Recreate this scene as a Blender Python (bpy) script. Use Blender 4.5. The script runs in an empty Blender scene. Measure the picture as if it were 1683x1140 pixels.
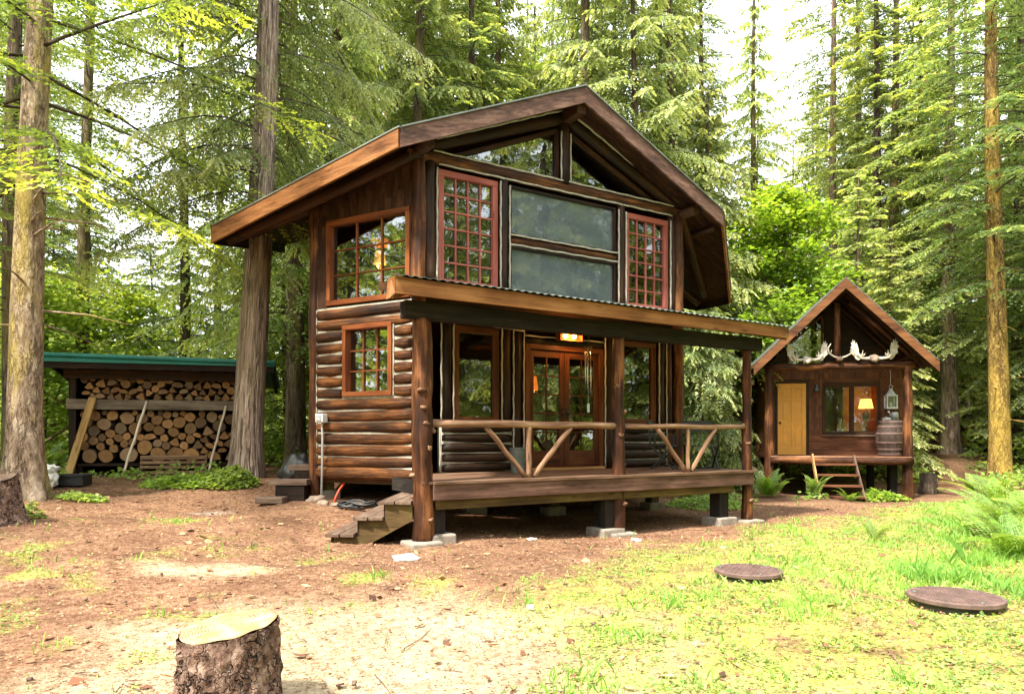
import bpy, bmesh, math, random
import numpy as np
from math import sin, cos, pi, radians, sqrt, atan2
from mathutils import Vector, Matrix, noise as mnoise

# ------------------------------------------------------------------ camera, light, exposure
S = bpy.context.scene
COL = S.collection
EYE = 1.4256
cam = bpy.data.objects.new('camera', bpy.data.cameras.new('camera'))
COL.objects.link(cam)
cam.location = (0, 0, EYE)
cam.rotation_euler = (radians(90), 0, 0)
cam.data.sensor_width = 36.0
cam.data.lens = 1150.0 / 1683.0 * 36.0
cam.data.shift_y = (718.0 - 570.0) / 1683.0
cam.data.clip_end = 1500
S.camera = cam
S.view_settings.view_transform = 'Standard'
S.view_settings.look = 'None'
S.view_settings.exposure = 1.75
S.view_settings.gamma = 1.0

SUN_TO = Vector((-0.55, -0.62, 1.15)).normalized()      # direction towards the sun
sun = bpy.data.objects.new('sun', bpy.data.lights.new('sun', 'SUN'))
COL.objects.link(sun)
sun.data.energy = 4.0
sun.data.angle = radians(5)
sun.data.color = (1.0, 0.93, 0.80)
sun.rotation_euler = (-SUN_TO).to_track_quat('-Z', 'Y').to_euler()
W = bpy.data.worlds.new('World'); S.world = W
W.use_nodes = True
wn = W.node_tree.nodes; wl = W.node_tree.links
bg = wn['Background']
sky = wn.new('ShaderNodeTexSky'); sky.sky_type = 'NISHITA'; sky.sun_disc = False
sky.sun_elevation = math.asin(SUN_TO.z)
sky.sun_rotation = atan2(SUN_TO.x, SUN_TO.y)
sky.air_density = 1.0; sky.dust_density = 3.0
wmix = wn.new('ShaderNodeMix'); wmix.data_type = 'RGBA'        # thin bright cloud over the blue
wnz = wn.new('ShaderNodeTexNoise'); wnz.inputs['Scale'].default_value = 2.2
wrp = wn.new('ShaderNodeMapRange')
wrp.inputs['From Min'].default_value = 0.25; wrp.inputs['From Max'].default_value = 0.7
wrp.inputs['To Min'].default_value = 0.65; wrp.inputs['To Max'].default_value = 0.95
wl.new(wnz.outputs['Fac'], wrp.inputs['Value'])
wl.new(wrp.outputs['Result'], wmix.inputs[0])
wl.new(sky.outputs['Color'], wmix.inputs[6])
wmix.inputs[7].default_value = (7.2, 7.4, 7.7, 1)
wl.new(wmix.outputs[2], bg.inputs['Color'])
bg.inputs['Strength'].default_value = 0.15
S.cycles.max_bounces = 8
S.cycles.transparent_max_bounces = 12
S.cycles.sample_clamp_indirect = 6.0

random.seed(7)
R = np.random.default_rng(11)

# ------------------------------------------------------------------ helpers
def T(px, Y):
    return (px - 841.5) / 1150.0 * Y

CTRL = np.array([(-1.19, 9.33, .0), (-3.49, 12.46, .33), (-6.6, 9, .31), (4.24, 12.6, -.10), (1.69, 11.07, -.12),
    (9.5, 19.5, -.28), (7.0, 18.9, -.15), (-5.0, 15, .60), (-9, 15.0, .58), (0, 4, 0), (0, 0, 0), (-3, 4.5, .03), (3, 5, 0),
    (2.4, 7.2, 0.0), (3.8, 6.0, 0), (8, 8, .0), (6, 11, -.06), (-8, 11.3, .45), (-12, 9, .5), (-5, 11.4, .2),
    (13.2, 22, -.25), (16.3, 23.5, -.12), (17.5, 28, .77), (22, 36, 2.0), (14, 30, .6), (10, 30, .1), (0, 22, .1),
    (-6, 24, .8), (-14, 24, .9), (0, 40, .6), (-20, 40, 1.2), (40, 60, 3), (-60, 60, 2), (0, 80, 1.5), (0, -30, 0),
    (50, 0, 1), (-50, 0, 1), (12, 0, .1), (-12, 0, .2), (12, 14, -.05), (20, 18, .1), (-5.4, 14.2, .6)])

def ground(x, y):
    x = np.asarray(x, float); y = np.asarray(y, float)
    shp = np.broadcast(x, y).shape
    x = np.broadcast_to(x, shp).ravel(); y = np.broadcast_to(y, shp).ravel()
    num = np.zeros(x.size); den = np.zeros(x.size)
    for cx, cy, cz in CTRL:
        d2 = (x - cx) ** 2 + (y - cy) ** 2 + .35
        sc = 1.0 / d2 ** 1.7
        num += sc * cz; den += sc
    return (num / den).reshape(shp)

def gz(x, y):
    return float(ground(x, y))

_perm = np.random.default_rng(5).random((256, 256))
def vnoise(x, y):
    xi = np.floor(x).astype(int); yi = np.floor(y).astype(int)
    fx = x - xi; fy = y - yi
    fx = fx * fx * (3 - 2 * fx); fy = fy * fy * (3 - 2 * fy)
    p = lambda a, b: _perm[a & 255, b & 255]
    return (p(xi, yi) * (1 - fx) * (1 - fy) + p(xi + 1, yi) * fx * (1 - fy) + p(xi, yi + 1) * (1 - fx) * fy + p(xi + 1, yi + 1) * fx * fy)

def fbm(x, y, o=4):
    v = 0; a = .5
    for i in range(o):
        v = v + a * vnoise(x * 2 ** i + 17 * i, y * 2 ** i + 31 * i); a *= .5
    return v / (1 - .5 ** o)

def tag(o, label=None, cat=None, group=None, kind=None):
    if label: o['label'] = label
    if cat: o['category'] = cat
    if group: o['group'] = group
    if kind: o['kind'] = kind
    return o

def thing(name, label, cat, loc=(0, 0, 0), rz=0.0, group=None):
    o = bpy.data.objects.new(name, None)
    o.empty_display_size = .2
    COL.objects.link(o)
    o.location = loc; o.rotation_euler = (0, 0, rz)
    return tag(o, label, cat, group)

def copy_thing(root, loc, rz, label=None, scale=None):
    r = root.copy(); COL.objects.link(r)
    r.location = loc; r.rotation_euler = (0, 0, rz)
    if scale is not None: r.scale = scale
    if label: r['label'] = label
    for ch in list(root.children):
        c = ch.copy(); COL.objects.link(c); c.parent = r
        for g in ch.children:
            d = g.copy(); COL.objects.link(d); d.parent = c
    return r

class MB:
    """collects shapes for ONE mesh; gc keeps the grain direction of each piece"""
    def __init__(self):
        self.v = []; self.f = []; self.g = []
    def _gc(self, along, a, b, off):
        self.g.append((along + off[0], a + off[1], b + off[2]))
    @staticmethod
    def off():
        return (random.uniform(0, 50), random.uniform(0, 50), random.uniform(0, 50))
    def box(self, x0, x1, y0, y1, z0, z1, M=None, grain=None):
        o = self.off(); n = len(self.v)
        d = (abs(x1 - x0), abs(y1 - y0), abs(z1 - z0))
        k = grain if grain is not None else d.index(max(d))
        for x in (x0, x1):
            for y in (y0, y1):
                for z in (z0, z1):
                    p = Vector((x, y, z))
                    c = (x, y, z)
                    self._gc(c[k], c[(k + 1) % 3], c[(k + 2) % 3], o)
                    self.v.append(tuple(M @ p) if M else tuple(p))
        for q in ((0, 1, 3, 2), (4, 6, 7, 5), (0, 4, 5, 1), (2, 3, 7, 6), (0, 2, 6, 4), (1, 5, 7, 3)):
            self.f.append(tuple(n + i for i in q))
        return self
    def beam(self, p, q, w, h, up=(0, 0, 1), M=None):
        p = Vector(p); q = Vector(q); d = q - p; L = d.length; d.normalize()
        up = Vector(up)
        s = d.cross(up)
        if s.length < 1e-4: s = d.cross(Vector((1, 0, 0)))
        s.normalize(); u = s.cross(d)
        m = Matrix(((d.x, s.x, u.x, p.x), (d.y, s.y, u.y, p.y), (d.z, s.z, u.z, p.z), (0, 0, 0, 1)))
        if M: m = M @ m
        return self.box(0, L, -w / 2, w / 2, -h / 2, h / 2, m, 0)
    def tube(self, pts, rad, n=10, cap=True, M=None, rough=0.0, freq=3.0, ell=1.0):
        pts = [Vector(p) for p in pts]
        o = self.off(); base = len(self.v); k = len(pts)
        if not hasattr(rad, '__len__'): rad = [rad] * k
        a0 = (pts[-1] - pts[0]).normalized()
        ref = Vector((0, 0, 1)) if abs(a0.z) < .8 else Vector((1, 0, 0))
        along = 0.0
        for i, p in enumerate(pts):
            t = (pts[min(i + 1, k - 1)] - pts[max(i - 1, 0)])
            if t.length < 1e-6: t = a0.copy()
            t.normalize()
            s = t.cross(ref).normalized(); u = s.cross(t)
            if i: along += (p - pts[i - 1]).length
            for j in range(n):
                a = 2 * pi * j / n
                r = rad[i]
                if rough:
                    r *= 1 + rough * mnoise.noise(Vector((cos(a) * 1.3 + o[0], sin(a) * 1.3 + o[1], along * freq + o[2])))
                q = p + (s * cos(a) + u * sin(a) * ell) * r
                self._gc(along, cos(a) * rad[i], sin(a) * rad[i], o)
                self.v.append(tuple(M @ q) if M else tuple(q))
        for i in range(k - 1):
            for j in range(n):
                a = base + i * n + j; b = base + i * n + (j + 1) % n
                self.f.append((a, b, b + n, a + n))
        if cap:
            self.f.append(tuple(base + j for j in range(n))[::-1])
            self.f.append(tuple(base + (k - 1) * n + j for j in range(n)))
        return self
    def prism(self, poly, vec, M=None, grain=0):
        vec = Vector(vec); o = self.off(); n = len(self.v); k = len(poly)
        for off in (Vector((0, 0, 0)), vec):
            for p in poly:
                q = Vector(p) + off
                c = (q.x, q.y, q.z)
                self._gc(c[grain], c[(grain + 1) % 3], c[(grain + 2) % 3], o)
                self.v.append(tuple(M @ q) if M else tuple(q))
        self.f.append(tuple(range(n, n + k))[::-1]); self.f.append(tuple(range(n + k, n + 2 * k)))
        for i in range(k):
            j = (i + 1) % k
            self.f.append((n + i, n + j, n + k + j, n + k + i))
        return self
    def blob(self, c, r, sub=2, rough=.25, M=None, freq=1.5):
        b = bmesh.new(); bmesh.ops.create_icosphere(b, subdivisions=sub, radius=1.0)
        o = self.off(); n = len(self.v)
        rr = r if hasattr(r, '__len__') else (r, r, r)
        for v in b.verts:
            k = 1 + rough * mnoise.noise(v.co * freq + Vector(o))
            q = Vector((c[0] + v.co.x * rr[0] * k, c[1] + v.co.y * rr[1] * k, c[2] + v.co.z * rr[2] * k))
            self._gc(q.x, q.y, q.z, o)
            self.v.append(tuple(M @ q) if M else tuple(q))
        for f in b.faces: self.f.append(tuple(n + v.index for v in f.verts))
        b.free(); return self
    def build(self, name, mat, parent=None, smooth=False, origin=None, bevel=0.0, loc=None):
        me = bpy.data.meshes.new(name)
        v = self.v
        if origin is not None:
            v = [(a - origin[0], b - origin[1], c - origin[2]) for a, b, c in v]
        me.from_pydata(v, [], self.f)
        at = me.attributes.new('gc', 'FLOAT_VECTOR', 'POINT')
        at.data.foreach_set('vector', np.array(self.g, dtype=np.float32).ravel())
        b = bmesh.new(); b.from_mesh(me)
        bmesh.ops.recalc_face_normals(b, faces=b.faces)
        b.to_mesh(me); b.free()
        if smooth:
            me.polygons.foreach_set('use_smooth', [len(p.vertices) <= 4 for p in me.polygons])
        me.materials.append(mat)
        o = bpy.data.objects.new(name, me)
        COL.objects.link(o)
        if parent is not None: o.parent = parent
        if loc is not None: o.location = loc
        if bevel:
            bv = o.modifiers.new('bevel', 'BEVEL'); bv.width = bevel; bv.segments = 2; bv.limit_method = 'ANGLE'
        return o

def quads_obj(name, Q, mat, parent=None, attrs=None, smooth=False):
    """Q: (N,4,3) array of loose quads -> one mesh"""
    N = len(Q)
    me = bpy.data.meshes.new(name)
    me.vertices.add(N * 4); me.loops.add(N * 4); me.polygons.add(N)
    me.vertices.foreach_set('co', Q.astype(np.float32).ravel())
    me.loops.foreach_set('vertex_index', np.arange(N * 4, dtype=np.int32))
    me.polygons.foreach_set('loop_start', np.arange(0, N * 4, 4, dtype=np.int32))
    me.polygons.foreach_set('loop_total', np.full(N, 4, dtype=np.int32))
    for k, a in (attrs or {}).items():
        at = me.attributes.new(k, 'FLOAT', 'POINT')
        if a.ndim == 1: a = np.repeat(a, 4)
        at.data.foreach_set('value', a.astype(np.float32).ravel())
    me.update(); me.validate()
    me.materials.append(mat)
    o = bpy.data.objects.new(name, me); COL.objects.link(o)
    if parent is not None: o.parent = parent
    return o

# ------------------------------------------------------------------ materials
class NT:
    def __init__(self, name):
        self.m = bpy.data.materials.new(name); self.m.use_nodes = True
        self.t = self.m.node_tree; self.n = self.t.nodes; self.l = self.t.links
        self.b = self.n['Principled BSDF']
    def new(self, t, **kw):
        n = self.n.new(t)
        for k, v in kw.items():
            if k in n.inputs: n.inputs[k].default_value = v
            else: setattr(n, k, v)
        return n
    def link(self, a, b): self.l.new(a, b)
    def attr(self, name):
        n = self.n.new('ShaderNodeAttribute'); n.attribute_name = name; return n
    def scale(self, vec, s):
        n = self.n.new('ShaderNodeVectorMath'); n.operation = 'MULTIPLY'
        n.inputs[1].default_value = s; self.link(vec, n.inputs[0]); return n.outputs[0]
    def noise(self, vec, scale=5.0, detail=6.0, rough=.6, dist=0.0):
        n = self.n.new('ShaderNodeTexNoise'); n.inputs['Scale'].default_value = scale
        n.inputs['Detail'].default_value = detail; n.inputs['Roughness'].default_value = rough
        n.inputs['Distortion'].default_value = dist
        if vec is not None: self.link(vec, n.inputs['Vector'])
        return n.outputs['Fac']
    def ramp(self, fac, stops):
        n = self.n.new('ShaderNodeValToRGB'); e = n.color_ramp.elements
        while len(e) < len(stops): e.new(.5)
        for k, (p, c) in enumerate(stops):
            e[k].position = p; e[k].color = (*c, 1)
        self.link(fac, n.inputs[0]); return n.outputs[0]
    def mix(self, f, a, b, mode='MIX'):
        n = self.n.new('ShaderNodeMix'); n.data_type = 'RGBA'; n.blend_type = mode
        for i, x in ((0, f), (6, a), (7, b)):
            if hasattr(x, 'links') or hasattr(x, 'is_linked'): self.link(x, n.inputs[i])
            elif i == 0: n.inputs[i].default_value = x
            else: n.inputs[i].default_value = (*x, 1)
        return n.outputs[2]
    def range(self, v, a, b, c=0.0, d=1.0):
        n = self.n.new('ShaderNodeMapRange')
        for k, x in zip(('From Min', 'From Max', 'To Min', 'To Max'), (a, b, c, d)): n.inputs[k].default_value = x
        self.link(v, n.inputs['Value']); return n.outputs['Result']
    def math(self, op, a, b):
        n = self.n.new('ShaderNodeMath'); n.operation = op
        for i, x in enumerate((a, b)):
            if hasattr(x, 'is_linked'): self.link(x, n.inputs[i])
            else: n.inputs[i].default_value = x
        return n.outputs[0]
    def bump(self, h, strength=.5, dist=.02):
        n = self.n.new('ShaderNodeBump'); n.inputs['Strength'].default_value = strength
        n.inputs['Distance'].default_value = dist
        self.link(h, n.inputs['Height']); self.link(n.outputs[0], self.b.inputs['Normal'])
    def rnd(self):
        return self.n.new('ShaderNodeObjectInfo').outputs['Random']

def wood(name, dark, mid, light, rough=.5, gs=(1.2, 22, 22), bump=.35, blotch=.5, moss=None, k=.72):
    t = NT(name); dark, mid, light = ([x * k for x in c] for c in (dark, mid, light))
    dark, mid, light = tuple(dark), tuple(mid), tuple(light)
    g = t.attr('gc').outputs['Vector']
    fine = t.noise(t.scale(g, gs), 1.0, 8, .65, .3)
    big = t.noise(t.scale(g, (1.1, 3.2, 3.2)), 1.0, 4, .6)
    f = t.math('ADD', t.math('MULTIPLY', fine, 1 - blotch), t.math('MULTIPLY', big, blotch))
    c = t.ramp(f, [(.37, dark), (.5, mid), (.63, light)])
    # knots
    vo = t.new('ShaderNodeTexVoronoi', Scale=1.0); t.link(t.scale(g, (1.6, 7, 7)), vo.inputs['Vector'])
    kn = t.range(vo.outputs['Distance'], .05, .17, 1, 0)
    c = t.mix(t.math('MULTIPLY', kn, .75), c, tuple(x * .35 for x in dark))
    # drying cracks along the grain
    ck = t.noise(t.scale(g, (.8, 55, 55)), 1.0, 2, .5)
    ckm = t.range(ck, .30, .36, 1, 0)
    c = t.mix(t.math('MULTIPLY', ckm, .6), c, tuple(x * .3 for x in dark))
    if moss:
        mn = t.noise(t.scale(g, (2, 4, 4)), 1.3, 6)
        c = t.mix(t.range(mn, .5, .68, 0, .8), c, moss)
    t.link(c, t.b.inputs['Base Color'])
    t.link(t.range(big, .3, .7, rough - .1, rough + .18), t.b.inputs['Roughness'])
    t.b.inputs['Specular IOR Level'].default_value = .2
    t.bump(t.math('SUBTRACT', fine, t.math('MULTIPLY', ckm, .5)), bump, .01)
    return t.m

def plain(name, col, rough=.6, metal=0.0, var=.25, scale=6.0, bump=.1):
    t = NT(name)
    g = t.new('ShaderNodeTexCoord').outputs['Object']
    f = t.noise(g, scale, 6, .65)
    c = t.ramp(f, [(.3, tuple(x * (1 - var) for x in col)), (.7, tuple(min(1, x * (1 + var)) for x in col))])
    t.link(c, t.b.inputs['Base Color'])
    t.link(t.range(f, .3, .7, max(.05, rough - .1), min(1, rough + .1)), t.b.inputs['Roughness'])
    t.b.inputs['Metallic'].default_value = metal
    if bump: t.bump(t.noise(g, scale * 6, 5, .6), bump, .01)
    return t.m

def bark(name, dark, mid, light, gs=(2.2, 11, 11), bump=1.0, lichen=None, lich_amt=.5, plates=False):
    t = NT(name)
    g = t.attr('gc').outputs['Vector']
    v = t.scale(g, gs)
    n1 = t.noise(v, 1.0, 8, .68, .6)
    vo = t.new('ShaderNodeTexVoronoi', Scale=1.0); vo.feature = 'DISTANCE_TO_EDGE'
    nz = t.new('ShaderNodeTexNoise', Scale=2.0); t.link(v, nz.inputs['Vector'])
    av = t.new('ShaderNodeVectorMath'); av.operation = 'ADD'
    t.link(v, av.inputs[0]); t.link(t.scale(nz.outputs['Color'], (1.6, 1.6, 1.6)), av.inputs[1])
    t.link(av.outputs[0], vo.inputs['Vector'])
    crack = t.math('MULTIPLY', t.range(vo.outputs['Distance'], .0, .13, 1, 0), t.range(t.noise(v, .45, 3, .6), .38, .6, .1, 1))
    h = t.math('SUBTRACT', n1, t.math('MULTIPLY', crack, .55))
    c = t.ramp(n1, [(.36, dark), (.5, mid), (.64, light)])
    c = t.mix(t.math('MULTIPLY', crack, .65), c, tuple(x * .35 for x in dark))
    if lichen:
        ln = t.noise(t.scale(g, (.5, 2.2, 2.2)), 1.0, 7, .7)
        c = t.mix(t.range(ln, .58 - lich_amt * .25, .72 - lich_amt * .2, 0, .85), c, lichen)
    t.link(c, t.b.inputs['Base Color'])
    t.b.inputs['Roughness'].default_value = .9
    t.b.inputs['Specular IOR Level'].default_value = .15
    t.bump(h, bump, .05)
    return t.m

def leaf(name, dark, mid, tipc, trans=.4, glow=1.6, rough=.5, dead=0.0):
    t = NT(name)
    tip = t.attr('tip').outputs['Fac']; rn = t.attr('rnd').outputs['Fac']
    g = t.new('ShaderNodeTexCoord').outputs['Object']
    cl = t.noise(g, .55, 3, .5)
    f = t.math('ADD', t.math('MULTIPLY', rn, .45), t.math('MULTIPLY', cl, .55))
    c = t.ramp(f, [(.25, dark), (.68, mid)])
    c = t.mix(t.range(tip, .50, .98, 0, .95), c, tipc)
    if dead:
        c = t.mix(t.range(rn, 1 - dead, 1 - dead + .02, 0, 1), c, (.16, .07, .025))
    hs = t.new('ShaderNodeHueSaturation'); t.link(c, hs.inputs['Color'])
    t.link(t.range(t.math('FRACT', t.math('MULTIPLY', t.rnd(), 13.7), 0), 0, 1, .488, .515), hs.inputs['Hue'])
    t.link(t.range(t.math('FRACT', t.math('MULTIPLY', t.rnd(), 5.1), 0), 0, 1, .80, 1.05), hs.inputs['Saturation'])
    t.link(t.range(t.rnd(), 0, 1, .88, 1.4), hs.inputs['Value'])
    c = hs.outputs[0]
    t.link(c, t.b.inputs['Base Color'])
    t.b.inputs['Roughness'].default_value = rough
    t.b.inputs['Specular IOR Level'].default_value = .3
    tr = t.new('ShaderNodeBsdfTranslucent')
    g2 = t.new('ShaderNodeMix'); g2.data_type = 'RGBA'; g2.blend_type = 'MULTIPLY'; g2.inputs[0].default_value = 1
    t.link(c, g2.inputs[6]); g2.inputs[7].default_value = (1.25 * glow, 1.2 * glow, .55 * glow, 1)
    t.link(g2.outputs[2], tr.inputs['Color'])
    mx = t.new('ShaderNodeMixShader'); mx.inputs[0].default_value = trans
    t.link(t.b.outputs[0], mx.inputs[1]); t.link(tr.outputs[0], mx.inputs[2])
    t.link(mx.outputs[0], t.n['Material Output'].inputs['Surface'])
    return t.m

def glass(name, tint=(.55, .58, .55), refl=1.0, sheen=0.0, sheencol=(.2, .22, .22), rough=.01):
    t = NT(name); t.n.remove(t.b)
    tr = t.new('ShaderNodeBsdfTransparent'); tr.inputs[0].default_value = (*tint, 1)
    gl = t.new('ShaderNodeBsdfGlossy'); gl.inputs['Roughness'].default_value = rough
    gl.inputs[0].default_value = (.95, .97, 1, 1)
    fr = t.new('ShaderNodeFresnel'); fr.inputs[0].default_value = 1.5
    fac = t.math('MINIMUM', t.math('ADD', t.math('MULTIPLY', fr.outputs[0], 1.6 * refl), .09 * refl), 1.0)
    # old panes are never quite flat
    g = t.new('ShaderNodeTexCoord').outputs['Object']
    bp = t.new('ShaderNodeBump', Strength=.10, Distance=.02)
    t.link(t.noise(g, 3.0, 2, .5), bp.inputs['Height']); t.link(bp.outputs[0], gl.inputs['Normal'])
    mx = t.new('ShaderNodeMixShader'); t.link(fac, mx.inputs[0])
    t.link(tr.outputs[0], mx.inputs[1]); t.link(gl.outputs[0], mx.inputs[2])
    out = mx.outputs[0]
    if sheen:  # diffuse layer paints the pale sky reflection together with the window screen
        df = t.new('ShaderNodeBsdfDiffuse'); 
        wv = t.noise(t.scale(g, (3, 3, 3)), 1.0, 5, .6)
        t.link(t.ramp(wv, [(.3, tuple(x * .88 for x in sheencol)), (.7, tuple(x * 1.12 for x in sheencol))]), df.inputs[0])
        m2 = t.new('ShaderNodeMixShader'); m2.inputs[0].default_value = sheen
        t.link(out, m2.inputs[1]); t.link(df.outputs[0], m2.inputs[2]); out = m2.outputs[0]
    t.link(out, t.n['Material Output'].inputs['Surface'])
    return t.m

def glow(name, col, strength, rough=.6):
    t = NT(name)
    t.b.inputs['Base Color'].default_value = (*col, 1)
    t.b.inputs['Emission Color'].default_value = (*col, 1)
    t.b.inputs['Emission Strength'].default_value = strength
    t.b.inputs['Roughness'].default_value = rough
    return t.m

M = {}
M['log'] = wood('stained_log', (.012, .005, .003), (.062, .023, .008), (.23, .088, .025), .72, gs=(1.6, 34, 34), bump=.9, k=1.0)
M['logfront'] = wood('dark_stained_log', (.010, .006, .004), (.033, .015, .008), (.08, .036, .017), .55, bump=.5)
M['post'] = wood('peeled_post', (.016, .006, .004), (.075, .025, .009), (.30, .12, .042), .62, gs=(1.2, 20, 20), blotch=.62, bump=.9)
M['rail'] = wood('grey_brown_pole', (.12, .06, .035), (.29, .155, .09), (.50, .32, .20), .6)
M['knot'] = wood('worn_knot', (.10, .045, .022), (.22, .11, .06), (.50, .36, .25), .5)
M['dark'] = wood('dark_board', (.010, .006, .004), (.028, .014, .009), (.06, .030, .017), .6)
M['soffit'] = wood('soffit_board', (.018, .007, .004), (.055, .022, .011), (.11, .048, .02), .55, gs=(1.0, 14, 14))
M['fascia'] = wood('purple_brown_fascia', (.05, .026, .020), (.14, .072, .052), (.27, .155, .115), .55, gs=(.8, 14, 14))  # skylit purple-grey of the front barge put into the colour; rim shares it
M['fasciaw'] = wood('orange_fascia', (.12, .042, .014), (.29, .115, .036), (.44, .20, .07), .5, gs=(.8, 14, 14))  # porch board stain; on the angled barges it paints in their orange light
M['cabinfascia'] = wood('brown_fascia', (.07, .025, .010), (.16, .062, .022), (.26, .11, .04), .6, gs=(.8, 14, 14))
M['trim'] = wood('orange_trim', (.14, .038, .014), (.27, .080, .026), (.38, .13, .045), .4, gs=(1, 18, 18), bump=.1)
M['red'] = wood('dusty_red_paint', (.30, .075, .055), (.42, .12, .09), (.50, .16, .12), .5, gs=(1, 12, 12), bump=.08)
M['door'] = wood('redbrown_door', (.05, .016, .008), (.11, .036, .016), (.17, .06, .026), .4, gs=(1, 16, 16), bump=.1)
M['deck'] = wood('deck_board', (.07, .035, .022), (.17, .095, .06), (.30, .19, .13), .6)
M['step'] = wood('grey_step', (.08, .05, .035), (.17, .11, .08), (.28, .20, .15), .7)
M['grey'] = wood('grey_board', (.12, .085, .065), (.27, .20, .15), (.42, .34, .27), .75)
M['pale'] = wood('pale_pole', (.36, .27, .20), (.55, .45, .36), (.70, .60, .50), .7, k=1.2)
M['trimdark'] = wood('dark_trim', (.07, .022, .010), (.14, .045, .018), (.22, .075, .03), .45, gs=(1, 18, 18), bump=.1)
M['new'] = wood('new_lumber', (.32, .17, .06), (.52, .30, .11), (.66, .42, .19), .6, bump=.15)
M['mossy'] = wood('mossy_beam', (.05, .03, .012), (.13, .08, .03), (.22, .15, .05), .7, moss=(.115, .09, .022))
M['black'] = wood('black_timber', (.008, .007, .006), (.02, .016, .014), (.045, .035, .03), .8)
M['shake'] = wood('cedar_shake', (.022, .010, .006), (.060, .026, .014), (.12, .055, .028), .65, gs=(1.2, 20, 20), blotch=.7)
M['siding'] = wood('cabin_siding', (.05, .018, .010), (.12, .045, .022), (.20, .08, .038), .6, k=.95)
M['barrel'] = wood('barrel_stave', (.03, .02, .015), (.07, .047, .037), (.13, .095, .078), .6)
M['chink'] = plain('chinking', (.36, .33, .27), .95, 0, .35, 9, .5)
M['metal'] = plain('grey_roof_metal', (.17, .19, .17), .45, .5, .3, 3, .05)
M['green'] = plain('green_roof_metal', (.008, .15, .125), .4, .2, .2, 3, .05)
M['concrete'] = plain('concrete', (.24, .205, .17), .95, 0, .35, 5, .6)
M['stone'] = plain('pale_stone', (.60, .57, .52), .85, 0, .2, 8, .3)
M['rock'] = plain('rock', (.22, .16, .12), .9, 0, .35, 7, .6)
M['ant'] = plain('antler_bone', (.50, .44, .36), .7, 0, .35, 12, .5)
M['blackpaint'] = plain('black_metal', (.012, .012, .013), .4, .2, .2, 8, 0)
M['canvas'] = plain('black_canvas', (.035, .036, .04), .85, 0, .25, 12, .2)
M['zinc'] = plain('grey_steel', (.16, .17, .17), .45, .6, .25, 5, .1)
M['white'] = plain('white_plastic', (.62, .64, .66), .5, 0, .12, 6, 0)
M['pipe'] = plain('grey_conduit', (.45, .47, .5), .45, .4, .15, 6, 0)
M['sack'] = plain('white_sack', (.72, .71, .67), .8, 0, .12, 9, .4)
M['tarp'] = plain('black_plastic', (.015, .015, .017), .5, 0, .3, 7, .5)
M['orange'] = plain('orange_hose', (.62, .07, .03), .5, 0, .1, 6, 0)
M['silver'] = plain('chime_metal', (.78, .78, .76), .25, .8, .1, 6, 0)
M['rust'] = plain('rusty_lid', (.13, .08, .068), .75, .1, .4, 9, .3)
M['yellow'] = plain('ochre_door_paint', (.72, .33, .05), .5, 0, .12, 3, .05)
M['inside'] = plain('interior_board', (.10, .055, .03), .8, 0, .3, 4, .1)
M['warm'] = plain('warm_plank_wall', (.55, .20, .06), .7, 0, .3, 4, .1)
M['glass'] = glass('window_glass')
M['glassup'] = glass('sky_screen_glass', (.40, .43, .46), 1.3, .46, (.165, .205, .235), .03)  # grey-blue layer stands for mirrored sky as well as the screen
M['glasscab'] = glass('cabin_glass', (.85, .85, .83), .5)
M['lampshade'] = glow('lit_lampshade', (1.0, .45, .08), 1.6)
M['shadeglow'] = glow('orange_shade_glow', (1.0, .17, .02), 1.1)  # shared by the door lamp shade and the upstairs lamp's painted reflection
M['bulb'] = glow('lit_bulb', (1.0, .50, .10), 5.0)
M['lichentrunk'] = bark('lichen_fir_bark', (.16, .105, .07), (.36, .26, .185), (.58, .47, .36), (4, 11, 11), 1.0, (.50, .38, .10), .35)
M['yellowbark'] = bark('yellow_moss_bark', (.10, .06, .025), (.24, .15, .05), (.38, .26, .09), (5, 12, 12), 1.3, (.40, .27, .06), .5)
M['cedarbark'] = bark('cedar_bark', (.18, .115, .085), (.44, .32, .255), (.64, .52, .44), (1.6, 24, 24), 1.3, (.38, .29, .18), .15)
M['bark'] = bark('grey_brown_bark', (.075, .05, .038), (.18, .13, .098), (.30, .23, .18), (2.5, 12, 12), .9, (.24, .20, .08), .3)
M['darkbark'] = bark('dark_bark', (.035, .025, .02), (.09, .066, .05), (.17, .13, .10), (2.5, 12, 12), .9)
M['pinkbark'] = bark('pinkish_bark', (.09, .06, .05), (.20, .14, .115), (.32, .24, .20), (2.5, 12, 12), .7, (.33, .25, .07), .3)
M['stumpbark'] = bark('stump_bark', (.085, .05, .036), (.27, .165, .125), (.50, .36, .29), (12, 13, 13), 1.4)
M['fir'] = leaf('fir_needles', (.050, .088, .024), (.165, .220, .060), (.44, .47, .08), .45, 1.6)
M['cedar'] = leaf('cedar_sprays', (.080, .125, .045), (.235, .290, .105), (.44, .47, .18), .45, 1.6, .5, .03)
M['hemlock'] = leaf('hemlock_needles', (.050, .085, .040), (.150, .205, .085), (.34, .39, .13), .42, 1.6, .5, .04)
M['maple'] = leaf('maple_leaves', (.085, .165, .022), (.22, .32, .05), (.42, .46, .09), .48, 1.5)
M['fern'] = leaf('fern_fronds', (.09, .18, .022), (.22, .34, .04), (.46, .54, .08), .4, 1.4, .55, .03)
M['shrub'] = leaf('undergrowth_leaves', (.065, .13, .022), (.22, .32, .05), (.48, .54, .10), .45, 1.6)
M['grass'] = leaf('grass_blades', (.09, .21, .02), (.24, .40, .04), (.50, .55, .09), .38, 1.35)
M['litter'] = leaf('needle_litter', (.03, .016, .010), (.20, .10, .05), (.40, .28, .15), .1, 1.0, .8)

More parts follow.
